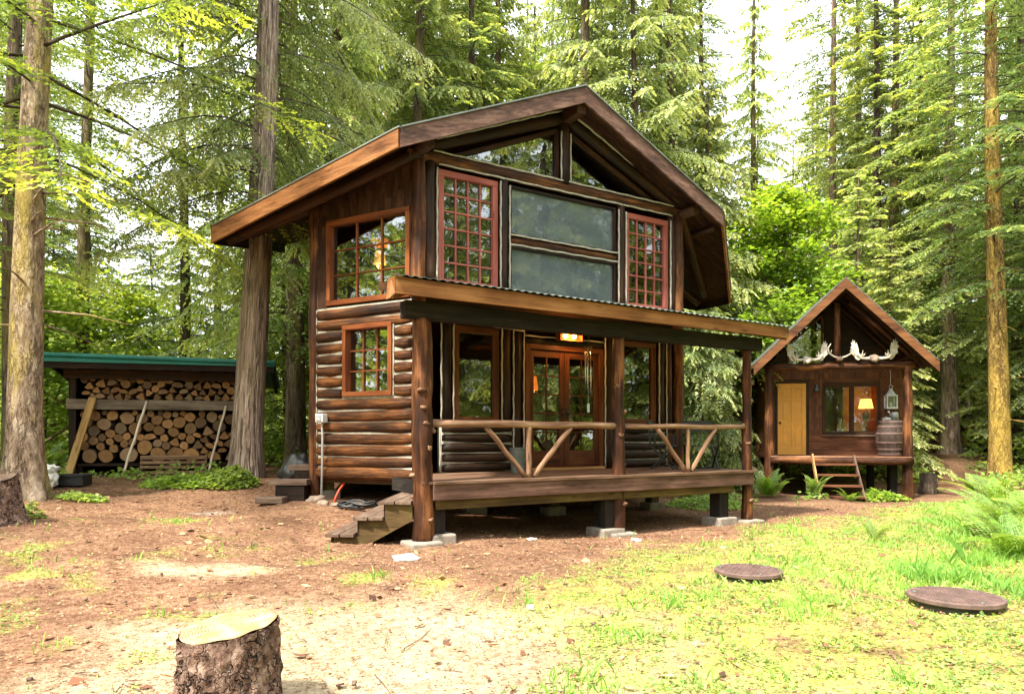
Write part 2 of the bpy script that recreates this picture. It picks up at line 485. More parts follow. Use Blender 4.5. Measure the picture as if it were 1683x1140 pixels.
# ------------------------------------------------------------------ ground
def seg_axis(lo, hi, step, far):
    a = list(np.arange(lo, hi, step)); x = hi; s = step
    while x < far: a.append(x); s *= 1.22; x += s
    a.append(far); x = lo; s = step; pre = []
    while x > -far: s *= 1.22; x -= s; pre.append(max(x, -far))
    return np.array(sorted(set(pre + a)))

GP = [(-.45, 2.5), (-.3, 3.9), (.05, 7.0), (1.2, 8.7), (3.4, 10.6), (5.5, 12.6), (7.6, 15.0), (11, 18.0), (15, 21)]
def grass_side(x, y):
    """signed distance to the edge of the grassy clearing, positive on the grassy right side"""
    best = np.full(x.shape, 1e9); sg = np.zeros(x.shape)
    for (ax, ay), (bx, by) in zip(GP[:-1], GP[1:]):
        dx, dy = bx - ax, by - ay
        t = np.clip(((x - ax) * dx + (y - ay) * dy) / (dx * dx + dy * dy), 0, 1)
        d = np.hypot(x - ax - t * dx, y - ay - t * dy)
        s = np.sign((x - ax) * dy - (y - ay) * dx)
        m = d < best; best = np.where(m, d, best); sg = np.where(m, s, sg)
    return best * sg
def zones(x, y):
    n = fbm(x * .9, y * .9, 4); n2 = fbm(x * 2.6 + 9, y * 2.6 + 4, 3); n3 = fbm(x * .5 + 3, y * .5 + 40, 3)
    sd = grass_side(x, y)
    gr = np.clip((sd + (n - .5) * 2.2) / 1.1 + .25, 0, 1)
    gr *= np.clip((n2 - .20) * 3.6, 0, 1) * .8 + .2
    far = np.clip((y - 16) / 4, 0, 1)
    gr *= 1 - .7 * far
    # scattered moss on the left side
    gr = np.maximum(gr, np.clip((n2 - .60) * 6, 0, 1) * np.clip((n - .42) * 4, 0, 1) * .75 * (y < 10.5))
    sd2 = np.hypot((x + .55) / 1.9, (y - 4.3) / 1.7)
    sand = np.clip(1.25 - sd2 + (n - .5) * 1.3, 0, 1)
    sand = np.maximum(sand, np.clip(.95 - np.hypot((x + 3.1) / 1.0, (y - 7.1) / .45) + (n2 - .5), 0, .8))
    sand = np.maximum(sand, np.clip(.9 - np.hypot((x - 1.6) / 2.6, (y - 3.6) / 1.2) + (n2 - .5) * 1.6, 0, .7))
    ash = np.clip(1 - np.hypot((x + 4.9) / .55, (y - 11.3) / .35), 0, 1)
    dk = np.clip((y - 15.5) / 5, 0, 1) * .7 + np.clip((n3 - .5) * 2, 0, .3)  # darker towards the back, plus random dark blotches
    return gr, np.clip(sand, 0, 1), ash, np.clip(dk, 0, 1)

gx = seg_axis(-12, 14, .11, 260); gy = seg_axis(1.5, 20, .11, 260)
XX, YY = np.meshgrid(gx, gy)
bumpz = (fbm(XX * 1.7, YY * 1.7, 4) - .5) * .07 + (fbm(XX * 6, YY * 6, 2) - .5) * .02
ZZ = ground(XX, YY) + bumpz - .01
nx, ny = len(gx), len(gy)
me = bpy.data.meshes.new('ground')
vv = np.stack([XX, YY, ZZ], -1).reshape(-1, 3)
idx = np.arange(nx * ny).reshape(ny, nx)
ff = np.stack([idx[:-1, :-1], idx[:-1, 1:], idx[1:, 1:], idx[1:, :-1]], -1).reshape(-1, 4)
me.vertices.add(len(vv)); me.vertices.foreach_set('co', vv.astype(np.float32).ravel())
me.loops.add(ff.size); me.loops.foreach_set('vertex_index', ff.astype(np.int32).ravel())
me.polygons.add(len(ff)); me.polygons.foreach_set('loop_start', np.arange(0, ff.size, 4, dtype=np.int32))
me.polygons.foreach_set('loop_total', np.full(len(ff), 4, dtype=np.int32))
me.polygons.foreach_set('use_smooth', np.ones(len(ff), dtype=bool))
for k, a in zip(('grassy', 'sandy', 'ashy', 'dark_back'), zones(XX, YY)):
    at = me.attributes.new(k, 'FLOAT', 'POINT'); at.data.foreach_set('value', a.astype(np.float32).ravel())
me.update(); me.validate()
t = NT('forest_floor')
g = t.new('ShaderNodeTexCoord').outputs['Object']
n1 = t.noise(g, 1.4, 8, .7); n2 = t.noise(g, 14, 8, .75); n3 = t.noise(g, 60, 4, .7); n4 = t.noise(g, 5, 6, .7)
duff = t.ramp(t.math('ADD', t.math('MULTIPLY', n2, .6), t.math('MULTIPLY', n3, .4)), [(.34, (.046, .024, .013)), (.46, (.19, .098, .056)), (.57, (.36, .215, .135)), (.68, (.58, .43, .30))])
sandc = t.ramp(t.math('ADD', t.math('MULTIPLY', n2, .5), t.math('MULTIPLY', n3, .5)), [(.32, (.12, .07, .04)), (.42, (.45, .34, .205)), (.55, (.66, .56, .37)), (.7, (.80, .74, .55))])
mossc = t.ramp(t.math('ADD', t.math('MULTIPLY', n4, .5), t.math('MULTIPLY', n3, .5)), [(.34, (.17, .10, .055)), (.43, (.32, .30, .08)), (.55, (.38, .47, .075)), (.70, (.58, .62, .19))])
duff = t.mix(t.range(n1, .40, .60, .55, 0), duff, t.mix(t.range(n3, .35, .65), (.025, .012, .008), (.16, .075, .045)))
sf = t.math('MULTIPLY', t.attr('sandy').outputs['Fac'], t.range(n2, .32, .50, .45, 1))
c = t.mix(sf, duff, sandc)
gf = t.math('MULTIPLY', t.attr('grassy').outputs['Fac'], t.range(t.math('ADD', t.math('MULTIPLY', n4, .5), t.math('MULTIPLY', n2, .5)), .40, .56, .12, 1))
c = t.mix(gf, c, mossc)
c = t.mix(t.math('MULTIPLY', t.attr('ashy').outputs['Fac'], t.range(n2, .45, .6, 0, .9)), c, (.55, .53, .50))
c = t.mix(t.math('MULTIPLY', t.attr('dark_back').outputs['Fac'], .6), c, (.055, .035, .018))
t.link(c, t.b.inputs['Base Color']); t.b.inputs['Roughness'].default_value = .95
t.b.inputs['Specular IOR Level'].default_value = .1
t.bump(t.math('ADD', t.math('MULTIPLY', n2, .6), t.math('MULTIPLY', n3, .5)), .9, .03)
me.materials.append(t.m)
gr = bpy.data.objects.new('ground', me); COL.objects.link(gr); tag(gr, kind='structure')

# ------------------------------------------------------------------ log cabin (local frame: u along the front, v back, z up)
HA = radians(31.2)
FLX, FLY = -1.502, 11.401
HOUSE = thing('log_cabin', 'two storey dark log cabin with gabled roof, red paned windows and covered porch', 'cabin', (FLX, FLY, 0), HA)
HM = Matrix.Translation((FLX, FLY, 0)) @ Matrix.Rotation(HA, 4, 'Z')
HMI = HM.inverted()

def frame(o, d, out):
    d = Vector(d).normalized(); out = Vector(out).normalized()
    return Matrix(((d.x, out.x, 0, o[0]), (d.y, out.y, 0, o[1]), (0, 0, 1, o[2] if len(o) > 2 else 0), (0, 0, 0, 1)))
FAC = frame((0, 0), (1, 0), (0, -1))                       # s, outwards, z on the front wall
bd = (-.512, .859)
WB = frame((0, 0), bd, (-.859, -.512))                     # left diagonal wall
WC = frame((5.67, 0), (.512, .859), (.859, -.512))         # right diagonal wall
LV = (-1.15, 1.93); RV = (6.82, 1.93)

def hpoint(px, py, v):
    """house coordinates of a point seen at px,py lying at depth v of the cabin"""
    r = (px - 841.5) / 1150.0
    ox = FLX - sin(HA) * v; oy = FLY + cos(HA) * v
    s = (r * oy - ox) / (cos(HA) - r * sin(HA))
    Y = oy + s * sin(HA)
    return s, EYE + (718 - py) / 1150.0 * Y
fu = lambda px: hpoint(px, 600, 0)[0]

def slog(b, s0, s1, z, r, Mx, d=0.0, n=10):
    k = max(2, int(abs(s1 - s0) / .22)); pts = []; rd = []
    ph = random.random() * 20; tp = random.uniform(-.13, .13)
    for i in range(k + 1):
        q = i / k
        pts.append((s0 + (s1 - s0) * q, d + .008 * sin(ph + q * 5), z + .006 * sin(ph * 2 + q * 4)))
        e = .86 if i in (0, k) else 1
        rd.append(r * e * (1 + tp * (q - .5)) * (1 + .07 * mnoise.noise(Vector((ph, q * 5, 0)))))
    b.tube(pts, rd, n + 4, True, Mx, rough=.09, freq=2.5)
def vlog(b, s, z0, z1, r, Mx, d=0.0, n=12, rough=.06):
    k = max(2, int((z1 - z0) / .25)); ph = random.random() * 20
    b.tube([(s + .008 * sin(ph + 6 * i / k), d, z0 + (z1 - z0) * i / k) for i in range(k + 1)],
           [r * (1 + .05 * mnoise.noise(Vector((ph, i * .5, 0)))) for i in range(k + 1)], n, True, Mx, rough=rough, freq=2)

def window(Mx, s0, s1, z0, z1, cols, rows, fm, name='window', fw=.07, bar=.022, gm='glass', dep=.10, parent=None, out=.03, sill=False):
    """frame is the part; panes and glazing bars hang under it"""
    b = MB()
    b.box(s0, s1, -dep, out, z1 - fw, z1, Mx); b.box(s0, s1, -dep, out, z0, z0 + fw, Mx)
    b.box(s0, s0 + fw, -dep, out - .003, z0 + fw, z1 - fw, Mx, 2); b.box(s1 - fw, s1, -dep, out - .003, z0 + fw, z1 - fw, Mx, 2)
    w = b.build(name, fm, parent or HOUSE, bevel=.005)
    a0, a1, c0, c1 = s0 + fw, s1 - fw, z0 + fw, z1 - fw
    MB().box(a0 - .01, a1 + .01, -.032, -.026, c0 - .01, c1 + .01, Mx).build('pane', M[gm], w)
    if cols * rows > 1:
        m = MB()
        for i in range(1, cols):
            x = a0 + (a1 - a0) * i / cols; m.box(x - bar / 2, x + bar / 2, -.05, .004, c0, c1, Mx, 2)
        for j in range(1, rows):
            z = c0 + (c1 - c0) * j / rows; m.box(a0, a1, -.048, .002, z - bar / 2, z + bar / 2, Mx, 0)
        m.build('glazing_bar', fm, w)
    if sill:
        MB().box(s0 - .05, s1 + .05, -.05, .075, z0 - .045, z0 - .002, Mx).build('sill', fm, w, bevel=.006)
    return w

# --- left diagonal wall: stacked logs with pale chinking, shakes above
def build_left_wall():
    b = MB(); pitch = .1975; z0 = .70; i = 0
    sw0, sw1, wz0, wz1 = .50, 1.56, 2.12, 3.34
    for i in range(15):
        z = z0 + pitch * (i + .5); r = .106 * random.uniform(.96, 1.05)
        if i == 0: r = .12
        if wz0 - .02 < z < wz1 + .02:
            slog(b, .10, sw0 - .035, z, r, WB); slog(b, sw1 + .035, 2.16, z, r, WB)
        else:
            slog(b, .10, 2.16, z, r, WB)
    w = b.build('log_wall', M['log'], HOUSE, smooth=True)
    c = MB()
    for (a0, a1, q0, q1) in ((.06, sw0, .72, 3.68), (sw1, 2.20, .72, 3.68), (sw0, sw1, .72, wz0), (sw0, sw1, wz1, 3.68)):
        c.box(a0, a1, -.06, .052, q0, q1, WB)
    for (x, w_) in ((2.175, .03), (sw0 - .012, .025), (sw1 + .012, .025)):
        q0, q1 = (.75, 3.66) if x > 2 else (wz0, wz1)
        c.tube([(x + .006 * sin(k * 1.7), .062, q0 + (q1 - q0) * k / 14) for k in range(15)], w_ * .6, 6, True, WB, rough=.25)
    c.build('chinking', M['chink'], w, smooth=False)
    # shakes on the upper wall
    s = MB(); top = lambda sx: 7.58 - .44 * (2.85 + .512 * sx) - .36
    ww0, ww1, uz0, uz1 = .16, 1.95, 3.72, 5.20
    z = 3.68; row = 0
    while z < 6.0:
        x = -.02 + (row % 2) * .06
        while x < 2.22:
            w_ = random.uniform(.09, .17); hh = .30
            x1 = min(x + w_, 2.22)
            zt = min(z + hh, top((x + x1) / 2))
            inside = (x < ww1 and x1 > ww0) and (z + .16 > uz0 and z < uz1)
            if inside:
                if x < ww0 - .02: x1 = ww0; inside = False
                elif x1 > ww1 + .02 and x < ww1: 
                    xx = ww1; 
                    if zt - z > .05: s.box(xx, x1 - .004, .0, .05 + random.uniform(0, .012), z, zt, WB, 2)
            if not inside and zt - z > .05:
                mid = Matrix.Translation((0, .02 * (row % 2), 0))
                s.box(x, x1 - .006, .0, .046 + random.uniform(0, .016), z + random.uniform(-.012, .012), zt, WB, 2)
            x += w_
        z += .19; row += 1
    s.build('shake_siding', M['shake'], HOUSE)
    bk = MB()
    for (a0, a1, q0, q1) in ((-.02, ww0, 3.68, 5.96), (ww1, 2.24, 3.68, 5.55), (ww0, ww1, 3.68, uz0), (ww0, ww1, uz1, 5.60)):
        bk.box(a0, a1, -.06, -.002, q0, q1, WB)
    bk.build('wall_backing', M['dark'], HOUSE)
    window(WB, sw0, sw1, wz0, wz1, 3, 3, M['trim'], fw=.08, bar=.02, out=.11, sill=False)
    window(WB, ww0, ww1, uz0, uz1, 3, 3, M['trim'], fw=.085, bar=.02, out=.075)
    return
build_left_wall()

# --- corner posts
def corner(u, v, z0, z1, r):
    b = MB(); k = 16; ph = random.random() * 9
    b.tube([(u + .01 * sin(ph + i), v + .01 * cos(ph + i), z0 + (z1 - z0) * i / k) for i in range(k + 1)], [r * (1.05 - .1 * i / k) for i in range(k + 1)], 14, True, rough=.07)
    return b.build('corner_post', M['post'], HOUSE, smooth=True)
corner(LV[0] - .02, LV[1] + .0, .25, 5.5, .105)
corner(-.03, -.03, .5, 6.05, .115)
corner(5.70, -.03, .5, 6.0, .12)
corner(RV[0], RV[1], .2, 5.3, .105)

# --- front wall, lower storey
def build_front_lower():
    for s0, s1 in ((fu(724), fu(838)), (fu(1008), fu(1089))):
        b = MB()
        for i in range(5): slog(b, s0, s1, .83 + .165 * (i + .5), .088, FAC, n=10)
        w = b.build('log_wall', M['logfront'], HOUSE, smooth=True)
    c = MB(); c.box(fu(721), fu(839), -.06, .045, .84, 1.66, FAC); c.box(fu(1006), fu(1090), -.06, .045, .84, 1.66, FAC)
    def line(x0, z0, x1, z1):
        k = max(3, int(math.hypot(x1 - x0, z1 - z0) / .12))
        c.tube([(x0 + (x1 - x0) * i / k + .006 * sin(i * 2.1 + x0 * 9), .085, z0 + (z1 - z0) * i / k + .005 * sin(i * 1.7)) for i in range(k + 1)], .014, 6, True, FAC, rough=.35, freq=6)
    for px in (722, 742, 821, 840, 857, 990.5, 1079, 1091):
        line(fu(px), .86 if px in (840, 857, 990.5, 1091) else 1.67, fu(px), 3.33)
    line(fu(857), 3.22, fu(990), 3.22); line(fu(742), 3.35, fu(857), 3.30); line(fu(990), 3.33, fu(1091), 3.34)
    line(fu(722), 1.665, fu(839), 1.665); line(fu(720), .86, fu(720), 1.66); line(fu(1008), 1.67, fu(1090), 1.67)
    c.build('chinking', M['chink'], w, smooth=True)
    for a, z1 in ((.10, 3.4), ((fu(725) + fu(740)) / 2, 3.36), ((fu(824) + fu(838)) / 2, 3.32), ((fu(842) + fu(855)) / 2, 3.32), ((fu(992) + fu(1006)) / 2, 3.36), ((fu(1081) + fu(1089)) / 2, 3.36)):
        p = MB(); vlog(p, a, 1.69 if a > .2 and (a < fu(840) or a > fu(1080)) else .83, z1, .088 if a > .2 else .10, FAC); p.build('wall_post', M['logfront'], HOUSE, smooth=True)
    q = MB(); vlog(q, (fu(1093) + fu(1102)) / 2, .83, 3.4, .085, FAC); q.build('wall_post', M['post'], HOUSE, smooth=True)
    h = MB(); slog(h, -.05, 5.75, 3.44, .11, FAC); h.box(-.05, 5.72, -.09, .02, 3.52, 3.92, FAC)
    h.build('header_log', M['logfront'], HOUSE, smooth=False)
    h = MB(); slog(h, fu(862), fu(988), 3.15, .06, FAC, .02); h.build('header_log', M['logfront'], HOUSE, smooth=True)
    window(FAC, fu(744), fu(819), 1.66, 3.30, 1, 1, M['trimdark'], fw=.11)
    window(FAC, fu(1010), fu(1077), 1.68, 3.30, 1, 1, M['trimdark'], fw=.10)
    # french door
    d0, d1 = fu(861), fu(989); zb, zt = .86, 3.09
    f = MB(); f.box(d0, d0 + .09, -.1, .06, zb, zt, FAC); f.box(d1 - .09, d1, -.1, .06, zb, zt, FAC)
    f.box(d0 + .09, d1 - .09, -.1, .058, zt - .09, zt, FAC); f.box(d0 + .09, d1 - .09, -.1, .07, zb - .03, zb + .03, FAC)
    f.build('door_frame', M['trimdark'], HOUSE, bevel=.006)
    MB().box(d0 + .03, d1 - .03, .072, .14, .835, .875, FAC).build('threshold', M['new'], HOUSE, bevel=.004)
    mid = (d0 + d1) / 2
    for a, e in ((d0 + .095, mid - .004), (mid + .004, d1 - .095)):
        l = MB(); st = .105
        l.box(a, a + st, -.03, .015, zb + .04, zt - .1, FAC); l.box(e - st, e, -.03, .015, zb + .04, zt - .1, FAC)
        l.box(a + st, e - st, -.03, .013, zt - .22, zt - .1, FAC); l.box(a + st, e - st, -.03, .013, zb + .04, zb + .32, FAC)
        o = l.build('door', M['door'], HOUSE, bevel=.004)
        MB().box(a + st - .01, e - st + .01, -.01, -.004, zb + .31, zt - .21, FAC).build('pane', M['glass'], o)
        m = MB(); x = (a + e) / 2; m.box(x - .012, x + .012, -.02, .008, zb + .32, zt - .22, FAC, 2)
        for j in range(1, 5):
            z = zb + .32 + (zt - .22 - zb - .32) * j / 5; m.box(a + st, e - st, -.018, .006, z - .011, z + .011, FAC, 0)
        m.build('glazing_bar', M['door'], o)
        hx = e - .05 if a < mid - .3 else a + .05
        k = MB(); k.blob(FAC @ Vector((hx, .055, 1.86)), .032, 2, 0); k.box(hx - .022, hx + .022, .014, .026, 1.76, 1.96, FAC)
        k.build('handle', M['blackpaint'], o)
build_front_lower()

# --- front wall, upper storey
def build_front_upper():
    for s, r_ in ((1.565, .085), (4.20, .085), (5.53, .085), (.16, .10)):
        p = MB(); vlog(p, s, 3.9, 5.93, r_, FAC, .015); p.build('wall_post', M['logfront'], HOUSE, smooth=True)
    b = MB(); slog(b, -.22, 5.86, 6.0, .088, FAC, .03); b.build('tie_log', M['log'], HOUSE, smooth=True)
    b = MB(); slog(b, 1.70, 4.06, 4.87, .065, FAC, .01); b.build('tie_log', M['log'], HOUSE, smooth=True)
    MB().box(0.25, 5.5, -.1, .0, 3.925, 3.97, FAC).build('sill_board', M['dark'], HOUSE)
    k = MB(); vlog(k, 2.86, 6.06, 7.18, .10, FAC, .03); k.build('king_post', M['logfront'], HOUSE, smooth=True)
    for q0, q1 in (((.12, .02, 6.17), (2.80, .02, 7.25)), ((5.6, .02, 6.13), (2.92, .02, 7.25))):
        r = MB(); n = 12; r.tube([Vector(q0).lerp(Vector(q1), i / n) for i in range(n + 1)], .10, 12, True, FAC, rough=.06)
        r.build('gable_log', M['logfront'], HOUSE, smooth=True)
    c = MB()
    def line(x0, z0, x1, z1, rr=.016, d=.09):
        k = max(3, int(math.hypot(x1 - x0, z1 - z0) / .12))
        c.tube([(x0 + (x1 - x0) * i / k + .005 * sin(i * 2.1 + x0 * 9), d, z0 + (z1 - z0) * i / k + .005 * sin(i * 1.7 + z0)) for i in range(k + 1)], rr, 6, True, FAC, rough=.3, freq=6)
    line(.3, 5.905, 5.5, 5.905); line(.2, 6.105, 5.6, 6.105); line(2.755, 6.12, 2.755, 7.0); line(2.965, 6.12, 2.965, 7.0)
    line(.27, 4.0, .27, 5.85); line(1.66, 4.0, 1.66, 5.80); line(4.105, 4.0, 4.105, 5.80); line(4.29, 4.0, 4.29, 5.78)
    line(1.68, 4.955, 4.1, 4.955); line(1.68, 4.785, 4.1, 4.785); line(5.455, 4.0, 5.455, 5.8); line(1.475, 4, 1.475, 5.85)
    line(.25, 6.30, 2.78, 7.38, .02, .1); line(5.5, 6.27, 2.94, 7.38, .02, .1)
    c.build('chinking', M['chink'], HOUSE, smooth=True)
    window(FAC, .32, 1.45, 3.95, 5.85, 4, 6, M['red'], fw=.10, bar=.024, out=.04)
    window(FAC, 4.31, 5.43, 3.95, 5.80, 4, 6, M['red'], fw=.10, bar=.024, out=.04)
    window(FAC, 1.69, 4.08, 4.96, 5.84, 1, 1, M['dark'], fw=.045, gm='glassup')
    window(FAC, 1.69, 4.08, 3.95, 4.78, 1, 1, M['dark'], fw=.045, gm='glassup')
    # gable panes: two triangles in slim frames
    for pts in (((.62, 6.12), (2.72, 6.12), (2.72, 7.03)), ((3.0, 6.12), (5.08, 6.12), (3.0, 7.03))):
        P3 = [Vector((a, -.05, z)) for a, z in pts]
        fr = MB()
        for i in range(3):
            fr.beam(P3[i] + Vector((0, .03, 0)), P3[(i + 1) % 3] + Vector((0, .03, 0)), .07, .06, (0, 1, 0), FAC)
        w = fr.build('gable_window', M['soffit'], HOUSE)
        MB().prism(P3, (0, .006, 0), FAC).build('pane', M['glass'], w)
build_front_upper()

# --- shell: remaining walls and floors (make the rooms behind the glass dark)
def build_shell():
    b = MB()
    plan = [LV, (.63, 5.0), (5.04, 5.0), RV]
    for (a, c), (d, e) in zip(plan[:-1], plan[1:]):
        ln = math.hypot(d - a, e - c); Mx = frame((a, c), (d - a, e - c), (-(e - c), d - a))
        b.box(0, ln, -.1, .05, .6, 5.4, Mx)
    b.box(0, 2.24, -.1, .04, .6, 5.6, WC)
    b.prism([(.63, 4.97, 5.38), (5.04, 4.97, 5.38), (5.04, 4.97, 6.2), (2.85, 4.97, 7.2), (.63, 4.97, 6.2)], (0, -.1, 0))
    b.build('wall', M['siding'], HOUSE)
    f = MB()
    for z in (.62, 3.58):
        f.prism([(0.1, .11, z), (5.57, .11, z), (6.7, 1.98, z), (4.95, 4.9, z), (.7, 4.9, z), (-1.05, 1.98, z)], (0, 0, .12))
    f.build('floor', M['inside'], HOUSE)
    q = MB(); q.box(.4, 5.3, 2.8, 2.9, 3.7, 6.4); q.box(2.3, 5.3, 2.9, 3.0, .74, 3.55)
    q.build('room_partition', M['inside'], HOUSE)
    for u, v in ((.3, .4), (2.9, .4), (5.4, .4), (-.9, 2.1), (2.9, 2.6), (1.2, .4), (4.2, .4)):
        z = gz(*(HM @ Vector((u, v, 0))).xy)
        o = MB().box(u - .1, u + .1, v - .1, v + .1, z + .12, .64).build('foundation_post', M['mossy'], HOUSE)
        MB().box(u - .2, u + .2, v - .16, v + .16, z - .1, z + .14).build('pier_block', M['concrete'], o, bevel=.02)
build_shell()

# --- main roof
RZ = lambda u: 7.58 - (.44 if u < 2.85 else .468) * abs(u - 2.85)
def build_roof():
    LP = [(2.85, -.638), (-.606, -.638), (-2.73, 2.76), (-.69, 6.2), (2.85, 6.2)]
    RP = [(2.85, -.638), (2.85, 6.2), (6.4, 5.2), (8.53, 2.2), (8.53, 1.14), (6.30, -.638)]
    b = MB()
    for P in (LP, RP):
        b.prism([(u, v, RZ(u) - .085) for u, v in P], (0, 0, .085))
    roof = b.build('roof', M['metal'], HOUSE)
    s = MB()                                               # soffit boards seen from below
    for P, k in ((LP, .44), (RP, .468)):
        ys = [p[1] for p in P]; y = min(ys)
        def span(yy):
            xs = []
            for (a, c), (d, e) in zip(P, P[1:] + P[:1]):
                if (c - yy) * (e - yy) < 0: xs.append(a + (d - a) * (yy - c) / (e - c))
            return (min(xs), max(xs)) if len(xs) >= 2 else None
        while y < max(ys):
            r = span(y + .07)
            if r:
                x0, x1 = r
                s.prism([(x0, y + .004, RZ(x0) - .125), (x1, y + .004, RZ(x1) - .125), (x1, y + .136, RZ(x1) - .125), (x0, y + .136, RZ(x0) - .125)], (0, 0, .035 + random.uniform(0, .004)), grain=0)
            y += .14
    s.build('soffit', M['soffit'], roof)
    def fas(p, q, mat, h=.28, name='fascia', th=.045):
        f = MB()
        a = Vector((p[0], p[1], RZ(p[0]))); c = Vector((q[0], q[1], RZ(q[0])))
        n = Vector((-(c - a).y, (c - a).x, 0)).normalized() * th
        f.prism([a + Vector((0, 0, .012)), c + Vector((0, 0, .012)), c - Vector((0, 0, h)), a - Vector((0, 0, h))], n, grain=0)
        d = (c - a).normalized()
        f.g = [(Vector(v).dot(d), Vector(v).cross(d).length, v[2]) for v in f.v]
        return f.build(name, mat, roof)
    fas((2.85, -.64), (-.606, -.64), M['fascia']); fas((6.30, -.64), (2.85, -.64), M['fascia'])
    fas((-.606, -.64), (-2.73, 2.76), M['fasciaw']); fas((8.53, 1.14), (6.30, -.64), M['fasciaw'])  # orange light on the angled barges is carried by the board colour
    fas((-2.73, 2.76), (-.69, 6.2), M['dark'], .30); fas((8.53, 2.2), (8.53, 1.14), M['dark'], .30); fas((6.4, 5.2), (8.53, 2.2), M['dark'], .30)
    e = MB()                                               # thin drip edge of the metal sheet
    for P in (LP[:3], [RP[0], RP[5], RP[4]]):
        for (a, c), (d, g_) in zip(P[:-1], P[1:]):
            e.beam((a, c - .03, RZ(a) + .02), (d, g_ - .03, RZ(d) + .02), .09, .022)
    e.build('drip_edge', M['metal'], roof)
    def pl(p, q, rad, dz):
        r = MB(); n = 8; a = Vector((p[0], p[1], RZ(p[0]) - dz)); c = Vector((q[0], q[1], RZ(q[0]) - dz))
        r.tube([a.lerp(c, i / n) for i in range(n + 1)], rad, 10, True, rough=.05)
        r.build('roof_beam', M['soffit'], roof, smooth=True)
    MB().box(2.76, 2.94, -.58, 4.9, 7.15, 7.44, grain=1).build('ridge_beam', M['soffit'], roof)
    pl((-.05, -.5), (-.05, 4.9), .10, .26); pl((5.75, -.5), (5.75, 4.9), .10, .26)
    pl((-.05, -.15), (-2.35, 2.72), .09, .30); pl((-1.1, 1.9), (-2.5, 2.75), .08, .32)
    pl((5.78, -.05), (8.1, 1.5), .09, .28); pl((6.85, 1.8), (8.3, 1.9), .08, .30); pl((6.4, -.4), (6.4, 4.2), .06, .2)
build_roof()

